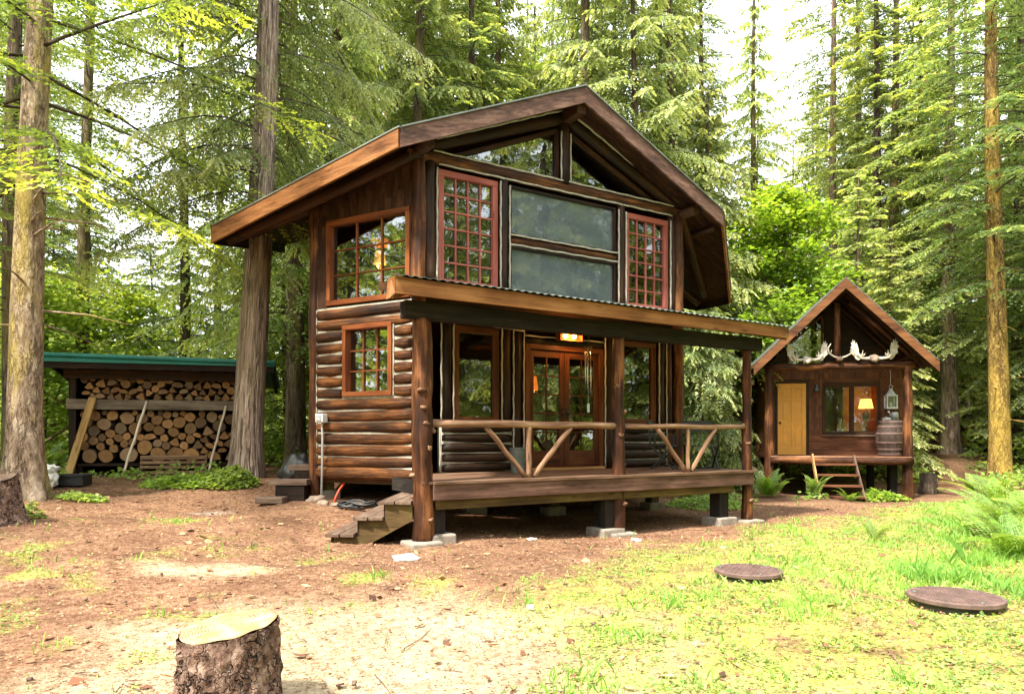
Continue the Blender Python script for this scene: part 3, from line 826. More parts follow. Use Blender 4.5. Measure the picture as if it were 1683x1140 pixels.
# --- porch: roof, beam, posts, deck, railing, steps
PV = -1.936
EL, ER, EV = -1.36, 6.15, -2.35
def build_porch():
    er = hpoint(1297, 540, EV); el = hpoint(649, 455, EV)
    u0, z0, u1, z1 = el[0], el[1], er[0], er[1]
    zz = lambda u: z0 + (z1 - z0) * (u - u0) / (u1 - u0)
    BZ = 3.93
    def rz(u, v): return zz(u) + (BZ - zz(u)) * (v - EV) / (0 - EV)
    # corrugated sheet
    b = MB(); k = 150; prof = []
    uL = lambda v: u0 + (v - EV) * .50; uR = lambda v: u1 - (v - EV) * .25
    n = len(b.v)
    rows = (EV - .05, -1.6, -.8, -.02)
    for th in (0, .006):
        for v in rows:
            for i in range(k * 4 + 1):
                q = i / (k * 4.0); u = uL(v) + (uR(v) - uL(v)) * q
                wv = .009 * sin(2 * pi * q * 60)
                b.v.append((u, v, rz(u, v) + .035 + wv + th)); b.g.append((u, v, 0))
    m = k * 4 + 1; L4 = len(rows)
    for t_ in (0, 1):
        for r_ in range(L4 - 1):
            for i in range(m - 1):
                a = n + t_ * m * L4 + r_ * m + i; b.f.append((a, a + 1, a + m + 1, a + m))
    for i in range(m - 1):
        a = n + i; c = n + m * L4 + i; b.f.append((a, a + 1, c + 1, c))
    pr = b.build('porch_roof', M['metal'], HOUSE)
    s = MB()
    s.prism([(u0 + .03, EV + .05, rz(u0, EV) - .05), (u1 - .03, EV + .05, rz(u1, EV) - .05), (uR(-.02) - .03, -.02, BZ - .05), (uL(-.02) + .03, -.02, BZ - .05)], (0, 0, .05))
    s.build('roof_deck', M['soffit'], pr)
    f = MB(); H_ = .20
    f.prism([(u0, EV, zz(u0) - H_), (u1, EV, zz(u1) - H_ + .03), (u1, EV, zz(u1) + .012), (u0, EV, zz(u0) + .012)], (0, .045, 0), grain=0)
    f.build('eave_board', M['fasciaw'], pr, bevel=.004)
    f = MB(); a = Vector((u0, EV + .05, zz(u0))); c = Vector((uL(-.02), -.02, BZ))
    f.prism([a + Vector((0, 0, .01)), c + Vector((0, 0, .01)), c - Vector((0, 0, .2)), a - Vector((.05, 0, .26))], (.045, 0, 0), grain=1)
    f.prism([(u0 - .06, EV + .04, zz(u0) - .26), (u0 + .0, EV - .004, zz(u0) - .20), (u0 + .0, EV - .004, zz(u0) + .012), (u0 - .02, EV + .08, zz(u0) + .012)], (.004, .12, 0))
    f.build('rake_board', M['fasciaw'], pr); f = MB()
    a = Vector((u1, EV + .05, zz(u1))); c = Vector((uR(-.02), -.02, BZ))
    f.prism([a + Vector((0, 0, .01)), c + Vector((0, 0, .01)), c - Vector((0, 0, .2)), a - Vector((0, 0, .2))], (-.045, 0, 0), grain=1)
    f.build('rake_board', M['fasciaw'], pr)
    for i in range(8):
        u = -.7 + i * .92
        MB().beam((u, EV + .08, rz(u, EV) - .12), (u, -.06, rz(u, -.06) - .12), .06, .13).build('rafter', M['soffit'], pr)
    bl = hpoint(662, 508, PV); br = hpoint(1246, 568, PV)
    bm = MB(); bm.box(bl[0], br[0], PV - .1, PV + .1, 2.99, 3.215); bm.build('porch_beam', M['black'], HOUSE, bevel=.012)
    # posts
    def post(u, z1, r0, r1, knots, lean=0.0):
        zb = gz(*(HM @ Vector((u, PV, 0))).xy) + .03
        n = 44; p = MB(); ph = u * 7
        pts = []; rr = []
        for i in range(n + 1):
            q = i / n; pts.append((u + lean * q + .012 * sin(ph + q * 9), PV + .01 * cos(ph + q * 7), zb + (z1 - zb) * q))
            rr.append((r0 + (r1 - r0) * q) * (1 + .12 * mnoise.noise(Vector((ph, q * 7, 0)))))
        p.tube(pts, rr, 20, True, rough=.15, freq=4)
        o = p.build('porch_post', M['post'], HOUSE, smooth=True)
        k = MB()
        for (q, an) in knots:
            z = zb + (z1 - zb) * q; rad = r0 + (r1 - r0) * q; a = radians(an)
            k.blob((u + lean * q + cos(a) * rad * .95, PV + sin(a) * rad * .95, z), (.05, .05, .034), 2, .8)
        k.build('knot', M['knot'], o, smooth=True)
        c = MB(); c.box(u - .25, u + .2, PV - .24, PV + .2, zb - .12, zb + .02); c.build('footing', M['concrete'], o, bevel=.025)
    post(-.806, 3.0, .145, .115, [(.1, -70), (.24, -20), (.30, 170), (.42, -75), (.5, -20), (.53, -95), (.60, -110), (.68, -120), (.2, 120)])
    post(2.55, 3.0, .115, .088, [(.15, -60), (.35, 0), (.5, -110), (.62, -30), (.75, -140), (.08, 150)], .0)
    post(5.53, 3.0, .10, .075, [(.12, -90), (.3, -40), (.45, -120), (.56, 170), (.7, -20), (.8, -20), (.9, -30)])
    # deck
    DL = lambda v: -.806 + (v - PV) * .37
    d = MB(); v = PV - .14; i = 0
    while v < -.11:
        a = DL(v) - .02; d.box(a, 5.62 + random.uniform(-.01, .01), v, v + .135, .795, .832 + random.uniform(0, .004)); v += .141
    dk = d.build('porch_deck', M['deck'], HOUSE, bevel=.004)
    j = MB(); j.box(-.72, 5.52, PV - .165, PV - .125, .585, .79); j.build('rim_board', M['fascia'], dk, bevel=.004)
    e = MB(); e.box(-.72, 5.6, PV - .185, PV - .142, .792, .838); e.build('edge_board', M['deck'], dk, bevel=.006)
    g_ = MB(); g_.box(-.66, 5.1, PV - .09, PV + .05, .455, .58); g_.build('deck_beam', M['mossy'], dk, bevel=.01)
    for q in range(9):
        u = -.5 + q * .68; MB().box(u, u + .05, PV - .12, -.05, .59, .79, grain=1).build('joist', M['black'], dk)
    for u in (-.60, 2.36, 4.92):
        zb = gz(*(HM @ Vector((u, PV + .1, 0))).xy)
        o = MB().box(u - .1, u + .12, PV - .02, PV + .22, zb + .1, .56).build('deck_pier', M['black'], HOUSE, bevel=.01)
        MB().box(u - .2, u + .24, PV - .12, PV + .34, zb - .1, zb + .12).build('footing', M['concrete'], o, bevel=.025)
    # railing
    r = MB()
    def pole(p, q, rad):
        n = 10; p = Vector(p); q = Vector(q); ph = random.random() * 9
        r.tube([p.lerp(q, i / n) + Vector((0, .006 * sin(ph + i), .006 * cos(ph + i * 1.3))) for i in range(n + 1)], [rad * (1 + .06 * sin(ph + i * 1.9)) for i in range(n + 1)], 12, True, rough=.06)
    pole((2.62, PV, 1.60), (5.48, PV, 1.605), .042)
    r.build('rail', M['rail'], HOUSE, smooth=True)
    r = MB(); pole((-.70, PV, 1.615), (2.48, PV, 1.60), .052)
    ra_ = r.build('rail', M['rail'], HOUSE, smooth=True)
    r = MB()
    pole((.87, PV, .85), (.87, PV, 1.58), .042)
    r.build('baluster', M['rail'], ra_, smooth=True)
    r = MB(); pole((4.07, PV, .85), (4.07, PV, 1.575), .036); r.build('baluster', M['rail'], ra_, smooth=True)
    for p, q in (((.16, 1.57), (.80, .86)), ((1.62, 1.57), (.95, .86)), ((3.37, 1.57), (4.0, .86)), ((4.72, 1.57), (4.14, .86))):
        r = MB(); pole((p[0], PV, p[1]), (q[0], PV, q[1]), .038); r.build('brace', M['rail'], ra_, smooth=True)
build_porch()

# porch steps (they run left from the deck, treads pointing straight away from the camera)
SA = radians(-4)                                           # direction of descent, in world: to the left
def build_steps():
    o = thing('porch_steps', 'three worn grey wooden steps up to the left end of the porch', 'steps', (-1.42, 9.3, .0), 0)
    for i, (x0, x1, z, yn) in enumerate(((-2.46, -2.08, .155, 9.20), (-2.10, -1.70, .375, 9.20), (-1.76, -1.33, .58, 9.22))):
        w = (x1 - x0) / 2 - .004; b = MB()
        for k in (0, 1):
            a = x0 + k * (w + .008)
            b.prism([(a, yn, z - .045), (a + w, yn - .03, z - .045), (a + w + .06, yn + 1.75, z - .045), (a + .06, yn + 1.75, z - .045)], (0, 0, .045), grain=1)
        b.build('tread', M['step'], o, origin=o.location, bevel=.006)
    for i, (x, z0, z1) in enumerate(((-2.40, -.1, .11), (-2.05, .10, .33), (-1.70, .30, .535))):
        r = MB(); r.prism([(x, 9.28, z0), (x + .04, 9.28, z0), (x + .09, 10.9, z0), (x + .05, 10.9, z0)], (0, 0, z1 - z0), grain=1)
        r.build('riser', M['dark'], o, origin=o.location)
    for y in (9.26, 10.82):
        s = MB(); s.prism([(-2.36, y, -.05), (-2.36, y, .108), (-2.02, y, .108), (-2.02, y, .328), (-1.68, y, .328), (-1.68, y, .533), (-1.32, y, .533), (-1.32, y, .32), (-2.0, y, -.05)], (0, .045, 0), grain=0)
        s.build('stringer', M['mossy'], o, origin=o.location)
build_steps()

def build_back_steps():
    x, y = -4.1, 12.1; z = .27
    o = thing('side_steps', 'low dark plank steps beside the far left corner of the log cabin', 'steps', (x, y, z))
    for i, (a, e, h, y0) in enumerate(((-4.32, -3.86, .14, 11.75), (-4.20, -3.55, .42, 12.1), (-4.0, -3.5, .66, 12.5))):
        MB().box(a, e, y0, y0 + .30, z + h - .1, z + h).build('tread', M['step'], o, origin=o.location, bevel=.008)
    b = MB(); b.box(-4.1, -3.6, 12.12, 12.6, z - .1, z + .31); b.box(-4.12, -3.95, 11.8, 12.1, z - .1, z + .035); b.box(-3.9, -3.55, 12.5, 12.8, z - .1, z + .55)
    b.build('support', M['dark'], o, origin=o.location)
build_back_steps()

# --- lit lamps and things on the cabin
def point(name, loc, e, col, parent=None, size=.05):
    l = bpy.data.lights.new(name, 'POINT'); l.energy = e; l.color = col; l.shadow_soft_size = size
    o = bpy.data.objects.new(name, l); COL.objects.link(o); o.location = loc
    if parent is not None: o.parent = parent
    return o

def lathe(b, prof, n=20, M_=None):
    o = b.off(); base = len(b.v); k = len(prof)
    for r, z in prof:
        for j in range(n):
            a = 2 * pi * j / n; q = Vector((r * cos(a), r * sin(a), z))
            b.g.append((z + o[0], q.x, q.y)); b.v.append(tuple(M_ @ q) if M_ else tuple(q))
    for i in range(k - 1):
        for j in range(n):
            a = base + i * n + j; c = base + i * n + (j + 1) % n; b.f.append((a, c, c + n, a + n))
    if prof[0][0] > 1e-4: b.f.append(tuple(base + j for j in range(n))[::-1])
    if prof[-1][0] > 1e-4: b.f.append(tuple(base + (k - 1) * n + j for j in range(n)))
    return b

def floor_lamp(name, label, wpos, zfloor, zshade, rs, hs, shade_mat, e, parent_group=None):
    o = thing(name, label, 'lamp', (wpos[0], wpos[1], zfloor))
    b = MB(); lathe(b, [(.13, 0), (.13, .025), (.018, .05), (.015, zshade - zfloor)]); b.build('stand', M['door'], o, smooth=True)
    b = MB(); lathe(b, [(rs, 0), (rs * .62, hs)], 24); s = b.build('lamp_shade', M[shade_mat], o, smooth=True, loc=(0, 0, zshade - zfloor))
    point('bulb_light', (0, 0, zshade - zfloor - .03), e, (1, .5, .15), o)
    return o

hw = lambda u, v, z=0: HM @ Vector((u, v, z))
lamp = floor_lamp('floor_lamp', 'lit orange lamp behind the upper left window of the log cabin', hw(hpoint(624, 420, 1.25)[0], 1.25), 3.70, hpoint(624, 434, 1.25)[1], .12, .22, 'lampshade', 9)
b = MB(); lathe(b, [(.16, 0), (.16, .10)], 20); b.build('shade_reflection', M['shadeglow'], lamp, loc=(0, 0, 1.10))  # glowing band standing in for the lamp's reflection, not a second shade
floor_lamp('floor_lamp', 'small lit red-orange lamp shade seen through the left half of the glazed porch door', hw(hpoint(876, 628, .5)[0], .5), .74, hpoint(876, 641, .5)[1], .10, .28, 'shadeglow', 3)

def porch_light():
    s0, z1 = hpoint(910, 546, -.02); s1, z0 = hpoint(946, 562, -.02)
    o = thing('porch_light', 'lit orange two-bulb porch light above the glazed double door', 'light', hw((s0 + s1) / 2, -.12, (z0 + z1) / 2), HA)
    w = (s1 - s0) / 2
    b = MB(); b.box(-w, w, .0, .03, -.09, .09); b.box(-w, w, -.12, .0, .075, .09); b.box(-w, w, -.12, .0, -.09, -.078); b.box(-w, -w + .012, -.12, 0, -.078, .075); b.box(w - .012, w, -.12, 0, -.078, .075)
    b.build('housing', M['trim'], o)
    for x in (-.09, .10):
        b = MB(); b.blob((x, -.05, 0), .05, 2, 0); b.build('bulb', M['bulb'], o, smooth=True)
    point('bulb_light', (0, -.2, .0), 22, (1, .42, .1), o, .08)
porch_light()

def wind_chime():
    s, z = hpoint(967, 572, -.95)
    o = thing('wind_chime', 'silver tube wind chime hanging from the porch roof in front of the door', 'wind chime', hw(s, -.95, z), HA)
    b = MB(); lathe(b, [(.07, 0), (.07, .02)], 16); b.tube([(0, 0, .02), (0, 0, .42)], .004, 6)
    b.build('top_disc', M['rail'], o)
    for i in range(5):
        a = i * 2 * pi / 5; L = .42 + .07 * i
        b = MB(); b.tube([(.05 * cos(a), .05 * sin(a), -.06), (.05 * cos(a), .05 * sin(a), -.06 - L)], .010, 8); b.tube([(.05 * cos(a), .05 * sin(a), 0), (.05 * cos(a), .05 * sin(a), -.06)], .002, 4)
        b.build('chime_tube', M['silver'], o, smooth=True)
    b = MB(); b.tube([(0, 0, 0), (0, 0, -.95)], .002, 4); b.box(-.025, .025, -.003, .003, -1.1, -.95); b.build('wind_sail', M['white'], o)
wind_chime()

def metal_bin():
    o = thing('metal_bin', 'grey metal bin standing on the porch deck left of the door', 'bin', hw(1.50, -.62, .836))
    b = MB(); lathe(b, [(.12, 0), (.145, .40), (.15, .40), (.15, .415), (.135, .415), (.11, .02), (0, .02)], 28); b.build('body', M['zinc'], o, smooth=False)
    b = MB(); b.tube([(.15 * cos(a), .15 * sin(a), .40) for a in np.linspace(0, 2 * pi, 25)], .008, 6, False); b.build('rim', M['zinc'], o)
metal_bin()

def chair(label, u, v, rz):
    o = thing('folding_chair', label, 'chair', hw(u, v, .836), HA + rz, 'folding chairs on the porch')
    w, d, sh = .27, .21, .44
    for s in (-1, 1):
        b = MB(); b.beam((s * w, -d, 0), (s * w, d, sh), .022, .03); b.beam((s * w, d, 0), (s * w, -d, sh), .022, .03); b.build('crossed_legs', M['blackpaint'], o)
        b = MB(); b.beam((s * w, d, sh), (s * w, d + .05, .90), .022, .03, (0, 1, 0)); b.build('back_upright', M['blackpaint'], o)
        b = MB(); b.beam((s * w, -d - .02, .64), (s * w, d + .03, .64), .045, .022); b.beam((s * w, -d, sh), (s * w, -d, .63), .022, .03, (0, 1, 0)); b.build('armrest', M['blackpaint'], o)
    b = MB(); k = 8
    for i in range(k):
        x0 = -w + 2 * w * i / k; x1 = -w + 2 * w * (i + 1) / k
        sg = lambda x: -.03 * (1 - (x / w) ** 2)
        b.prism([(x0, -d, sh + sg(x0)), (x1, -d, sh + sg(x1)), (x1, d, sh + sg(x1)), (x0, d, sh + sg(x0))], (0, 0, .008))
    b.build('seat', M['canvas'], o)
    b = MB()
    for i in range(k):
        x0 = -w + 2 * w * i / k; x1 = -w + 2 * w * (i + 1) / k
        sg = lambda x: .03 * (1 - (x / w) ** 2)
        b.prism([(x0, d + .03 + sg(x0), .70), (x1, d + .03 + sg(x1), .70), (x1, d + .045 + sg(x1), .90), (x0, d + .045 + sg(x0), .90)], (0, .008, 0))
    b.build('backrest', M['canvas'], o)
    b = MB(); b.beam((-w, -d, .02), (w, -d, .02), .02, .02); b.beam((-w, d, .02), (w, d, .02), .02, .02); b.build('stretcher', M['blackpaint'], o)
chair('black folding canvas chair on the porch nearest the cabin wall, left of its twin', 4.62, -.78, radians(38))
chair('black folding canvas chair at the open right end of the porch', 5.12, -1.22, radians(-30))

def utility():
    p = WB @ Vector((1.95, .12, 1.75)); p = HM @ p
    o = thing('electrical_box', 'small white electrical box with pipe on the left log wall', 'electrical box', p, 0)
    RW = Matrix.Rotation(radians(152) + pi, 4, 'Z')
    b = MB(); b.box(-.085, .085, -.13, .0, -.07, .08, RW); b.build('box', M['white'], o, bevel=.012)
    b = MB(); b.box(-.06, .06, -.145, -.128, -.05, .06, RW); b.build('cover', M['pipe'], o, bevel=.01)
    zg = gz(p.x, p.y - .1) - p.z
    b = MB(); b.tube([RW @ Vector(q) for q in ((.01, -.05, -.07), (.0, -.05, -.12), (.02, -.06, -.3), (.015, -.06, -.8), (.0, -.07, zg - .05))], .020, 10); b.build('conduit', M['pipe'], o, smooth=True)
utility()

def tubething(name, label, cat, pts, r, mat, n=8):
    o = MB(); o.tube(pts, r, n); base = pts[0]
    ob = o.build(name, mat, None, smooth=True, origin=base); ob.location = base
    return tag(ob, label, cat)
xh, yh = T(548, 12.0), 12.0; zh = gz(xh, yh)
tubething('orange_hose', 'short red-orange hose poking up from the ground beside the white pipe', 'hose', [(xh, yh, zh - .05), (xh + .03, yh + .05, zh + .08), (xh + .08, yh + .1, zh + .2), (xh + .15, yh + .2, zh + .31)], .020, M['orange'])
def coil():
    x, y = T(588, 11.4), 11.4; z = gz(x, y)
    pts = []
    for i in range(90):
        a = i * .33; r = .2 + .05 * sin(i * .7); pts.append((x + r * cos(a) * 1.3, y + r * .7 * sin(a), z + .02 + .02 * (i // 19) + .02 * sin(i * 1.1)))
    tubething('hose_coil', 'heap of coiled black hose on the ground in front of the left log wall', 'hose', pts, .018, M['tarp'], 6)
coil()
def rocks():
    for i, (px, y, s, lab, mat) in enumerate(((520, 12.1, .13, 'brown rock by the foot of the left corner post of the log cabin', 'rock'), (530, 11.6, .09, 'rough brown stone in front of the white pipe', 'rock'), (552, 11.5, .07, 'small brown stone at the foot of the red-orange hose', 'rock'),
                                        (668, 8.07, .13, 'flat white stone in the brown needles in front of the left porch post', 'stone'), (630, 11.2, .08, 'grey stone left of the porch steps under the log wall', 'rock'),
                                        (1045, 10.4, .07, 'small pale stone on bare earth right of the middle porch post', 'stone'), (873, 9.9, .06, 'small pale pebble on bare earth under the middle of the porch', 'stone'))):
        x = T(px, y); b = MB(); fl = .35 if mat == 'stone' else .6
        b.blob((0, 0, 0), (s * 1.2, s, s * fl), 3, .5)
        o = b.build('rock', M[mat], None, smooth=True); o.location = (x, y, gz(x, y) + s * .15); tag(o, lab, 'rock', 'loose stones around the log cabin')
rocks()
def tarp_heap():
    x, y = T(492, 13.2), 13.2; z = gz(x, y)
    b = MB(); b.blob((0, 0, .33), (.32, .3, .40), 4, .35, freq=2.4); o = b.build('covered_heap', M['tarp'], None, smooth=True); o.location = (x, y, z)
    tag(o, 'dark rounded heap under black plastic behind the side steps', 'heap')
tarp_heap()

# ------------------------------------------------------------------ wood shed
SHA = radians(15)
SH = thing('wood_shed', 'open firewood shed with green metal roof edge stacked full of logs', 'shed', (-9.99, 14.8, 0), SHA)
SHM = Matrix.Translation((-9.99, 14.8, 0)) @ Matrix.Rotation(SHA, 4, 'Z')
def build_shed():
    RZs = lambda x, y: 3.20 - .013 * x - .21 * y
    b = MB(); 
    b.prism([(0, 0, RZs(0, 0) - .02), (4.72, 0, RZs(4.72, 0) - .02), (4.72, 2.1, RZs(4.72, 2.1) - .02), (0, 2.1, RZs(0, 2.1) - .02)], (0, 0, .035))
    roof = b.build('roof', M['green'], SH)
    b = MB(); b.tube([(0, -.02, RZs(0, 0) - .03), (4.72, -.02, RZs(4.72, 0) - .03)], .06, 12); b.box(0, 4.72, -.045, -.005, RZs(0, 0) - .17, RZs(0, 0) - .05)
    b.build('roof_edge', M['green'], roof, smooth=False)
    r = MB()
    for i in range(10):
        x = .08 + i * .505; r.beam((x, .03, RZs(x, 0) - .10), (x, 2.08, RZs(x, 2.08) - .10), .05, .13)
    r.box(.02, 4.7, .01, .05, 3.20 - .30, 3.20 - .17); r.build('rafter', M['dark'], roof)
    for x, y in ((.46, .55), (4.2, .55), (.46, 1.85), (4.2, 1.85)):
        w = SHM @ Vector((x, y, 0)); MB().box(x - .07, x + .07, y - .07, y + .07, gz(w.x, w.y) - .1, RZs(x, y) - .16).build('post', M['dark'], SH)
    b = MB(); b.box(.3, 4.4, .45, .55, 2.72, 2.92); b.build('header', M['soffit'], SH)
    b = MB(); b.box(.36, 4.3, .42, .475, 2.04, 2.26); b.build('shelf_board', M['grey'], SH, bevel=.004)
    b = MB(); b.box(.40, 4.26, .5, 1.8, 2.18, 2.25); b.box(.40, 4.26, .55, 1.8, .78, .84); b.box(.5, .62, .6, 1.7, .4, .78); b.box(2.2, 2.32, .6, 1.7, .4, .78); b.box(4.0, 4.12, .6, 1.7, .4, .78)
    b.build('shelf', M['dark'], SH)
    b = MB(); b.box(.40, 4.26, 1.86, 1.90, .5, 2.9); b.box(.36, .40, .6, 1.9, .5, 2.85); b.box(4.26, 4.30, .6, 1.9, .5, 2.85); b.build('plank_wall', M['dark'], SH)
build_shed()

def end_grain(name, tint=1.0):
    t = NT(name)
    g = t.attr('gc').outputs['Vector']
    sp = t.n.new('ShaderNodeSeparateXYZ'); t.link(g, sp.inputs[0])
    r = t.math('SQRT', t.math('ADD', t.math('POWER', sp.outputs[1], 2.0), t.math('POWER', sp.outputs[2], 2.0)), 0)
    nz = t.noise(g, 14, 4, .6)
    ring = t.n.new('ShaderNodeMath'); ring.operation = 'SINE'; t.link(t.math('ADD', t.math('MULTIPLY', r, 330.0), t.math('MULTIPLY', nz, 9.0)), ring.inputs[0])
    c = t.ramp(t.range(ring.outputs[0], -1, 1), [(0, (.26 * tint, .12 * tint, .045 * tint)), (1, (.46 * tint, .25 * tint, .10 * tint))])
    c = t.mix(t.range(nz, .35, .7, 0, .5), c, (.30, .13, .05))
    an = t.n.new('ShaderNodeMath'); an.operation = 'ARCTAN2'; t.link(sp.outputs[1], an.inputs[0]); t.link(sp.outputs[2], an.inputs[1])
    rc = t.math('ABSOLUTE', t.math('SINE', t.math('ADD', t.math('MULTIPLY', an.outputs[0], 1.5), t.math('ADD', t.math('MULTIPLY', nz, 2.0), t.math('MULTIPLY', t.rnd(), 6.0))), 0), 0)
    c = t.mix(t.range(rc, .0, .06, .85, 0), c, (.06, .03, .015))
    c = t.mix(t.range(r, .0, .06, .55, 0), c, (.20, .085, .03))
    c = t.mix(t.range(t.math('FRACT', t.math('MULTIPLY', t.rnd(), 7.3), 0), .55, 1, 0, .65), c, (.19, .15, .115))
    hs = t.new('ShaderNodeHueSaturation'); t.link(c, hs.inputs['Color']); t.link(t.range(t.rnd(), 0, 1, .4, 1.3), hs.inputs['Value'])
    t.link(hs.outputs[0], t.b.inputs['Base Color']); t.b.inputs['Roughness'].default_value = .85
    return t.m
M['endgrain'] = end_grain('log_end_grain')

def firewood():
    def proto(kind):
        o = bpy.data.objects.new('firewood_log', None); COL.objects.link(o)
        random.seed({'round': 3, 'split': 5, 'flat': 8}[kind])
        b = MB(); e = MB(); n = 20
        if kind == 'round':
            sec = [(1 * cos(2 * pi * i / n) * (1 + .04 * sin(i * 1.3)), 1 * sin(2 * pi * i / n) * (1 + .05 * cos(i * .9))) for i in range(n)]
        elif kind == 'split':
            sec = [(-.85, -.5), (-.3, -.72), (.4, -.68), (.95, -.42), (.5, .2), (.1, .85), (-.3, .45)]
        else:
            sec = [(-1, -.35), (-.4, -.5), (.3, -.52), (1, -.3), (.75, .25), (.2, .5), (-.5, .42), (-.95, .1)]
        for s_ in (0, 1):
            for (x, z) in sec: b.v.append((x, s_ * 1.0, z)); b.g.append((s_ * .4, x * .13, z * .13))
        k = len(sec)
        for i in range(k): b.f.append((i, (i + 1) % k, k + (i + 1) % k, k + i))
        b.f.append(tuple(range(k, 2 * k)))
        e.v = [(x * .97, -.004, z * .97) for x, z in sec] + [(x * .9, .001, z * .9) for x, z in sec]
        e.g = [(0, x * .13, z * .13) for x, z in sec] * 2; e.f = [tuple(range(k)), tuple(range(k, 2 * k))[::-1]] + [(i, (i + 1) % k, k + (i + 1) % k, k + i) for i in range(k)]
        b.build('bark', M['stumpbark'] if kind == 'round' else M['endgrain'], o, smooth=(kind == 'round'))
        e.build('sawn_end', M['endgrain'], o)
        return o
    P = {k: proto(k) for k in ('round', 'split', 'flat')}
    used = {k: False for k in P}
    LAB = {('round', 0): 'round log with pale sawn end stacked below the grey shelf board of the shed', ('round', 1): 'round log with sawn end stacked on the upper shelf of the shed',
           ('split', 0): 'split wedge of firewood stacked below the grey shelf board of the shed', ('split', 1): 'split wedge of firewood stacked on the upper shelf of the shed',
           ('flat', 0): 'thin split slab of firewood below the grey shelf board of the shed', ('flat', 1): 'thin split slab of firewood on the upper shelf of the shed'}
    def put(kind, tier, x, z, r, roll=0.0, y=None):
        o = P[kind] if not used[kind] else copy_thing(P[kind], (0, 0, 0), 0)
        used[kind] = True
        w = SHM @ Vector((x, y if y is not None else .56 + random.uniform(0, .08), z))
        o.matrix_world = Matrix.Translation(w) @ Matrix.Rotation(SHA, 4, 'Z') @ Matrix.Rotation(roll, 4, 'Y') @ Matrix.Diagonal((r, .5, r * (.9 if kind == 'round' else 1), 1))
        tag(o, LAB[(kind, tier)], 'firewood', ('round' if kind == 'round' else 'split') + ' firewood ' + ('under' if tier == 0 else 'on') + ' the shed shelf')
    rr = random.Random(21)
    # lower tier: greedy packing of circles, big at the bottom and the top, small between
    def pack(x0, x1, zlo, zhi, kindf, radf, tier):
        pl = []; fails = 0
        def rest(x, r):
            zz = zlo + r
            for (a, c, q) in pl:
                d = abs(a - x)
                if d < (q + r) * .94: zz = max(zz, c + sqrt(max(0, ((q + r) * .94) ** 2 - d * d)))
            return zz
        while fails < 60:
            best = None
            for k in range(60):
                x = rr.uniform(x0 + .06, x1 - .06); z0_ = rest(x, .06); r = radf(z0_) * (1 if fails < 12 else .7 if fails < 35 else .5)
                x = min(max(x, x0 + r), x1 - r); z = rest(x, r)
                if z + r <= zhi and (best is None or z - r < best[1] - best[2]): best = (x, z, r)
            if best is None: fails += 1; continue
            pl.append(best)
        for (x, z, r) in pl:
            kind = kindf(x, z)
            put(kind, tier, x, z, r if kind == 'round' else r * 1.16, rr.uniform(-.5, .5) if kind != 'round' else rr.uniform(0, 6))
    pack(.56, 4.2, .845, 2.04, lambda x, z: 'round' if (x < 2.9 or z > 1.6) and rr.random() > .07 else rr.choice(['split', 'split', 'flat']),
         lambda z: rr.uniform(.155, .195) if z < 1.0 else rr.uniform(.085, .12) if z < 1.48 else rr.uniform(.115, .17), 0)
    pack(.56, 4.2, 2.255, 2.86, lambda x, z: 'round' if (z > 2.5 and rr.random() > .35) else rr.choice(['split', 'split', 'flat']),
         lambda z: rr.uniform(.075, .10) if z < 2.5 else rr.uniform(.09, .12), 1)
firewood()

def lean_board(name, label, cat, top, bot, w, th, mat, rnd=False):
    t0 = SHM @ Vector(top); b0 = SHM @ Vector(bot); b0.z = gz(b0.x, b0.y) - .02
    o = MB()
    if rnd: o.tube([b0.lerp(t0, i / 8) + Vector((.008 * sin(i * 2), 0, 0)) for i in range(9)], w / 2, 10, rough=.1)
    else: o.beam(b0, t0, w, th, (0, -1, .3))
    ob = o.build(name, mat, None, smooth=rnd, origin=b0, bevel=0 if rnd else .005); ob.location = b0
    return tag(ob, label, cat)
lean_board('leaning_plank', 'wide pale new plank leaning on the left of the firewood shed', 'plank', (.90, .36, 2.29), (.50, .05, .5), .17, .04, M['new'])
lean_board('leaning_pole', 'thin pale pole leaning on the middle of the firewood stack', 'pole', (1.97, .39, 2.23), (1.57, .0, .5), .055, .05, M['pale'], True)
lean_board('leaning_pole', 'thin pale pole leaning on the firewood stack just left of the big cedar trunk', 'pole', (3.63, .39, 2.15), (3.27, .1, .6), .055, .05, M['pale'], True)
def pallet():
    c0 = SHM @ Vector((1.86, .22, 0)); zg = gz(c0.x, c0.y) + .03
    o = thing('pallet', 'low slatted wooden pallet standing on edge in front of the firewood', 'pallet', (c0.x, c0.y, zg), SHA)
    T_ = Matrix.Rotation(radians(-10), 4, 'X')
    b = MB()
    for i, z in enumerate((.0, .12, .225, .325)): b.box(0, 1.38, 0, .022, z, z + .065, T_)
    b.build('slat', M['rail'], o, bevel=.003)
    for x in (.0, .66, 1.33):
        MB().box(x, x + .05, .024, .10, .0, .39, T_, 2).build('runner', M['step'], o)
    MB().box(0, 1.38, 0.0, .10, .392, .415, T_).build('top_rail', M['rail'], o)
pallet()
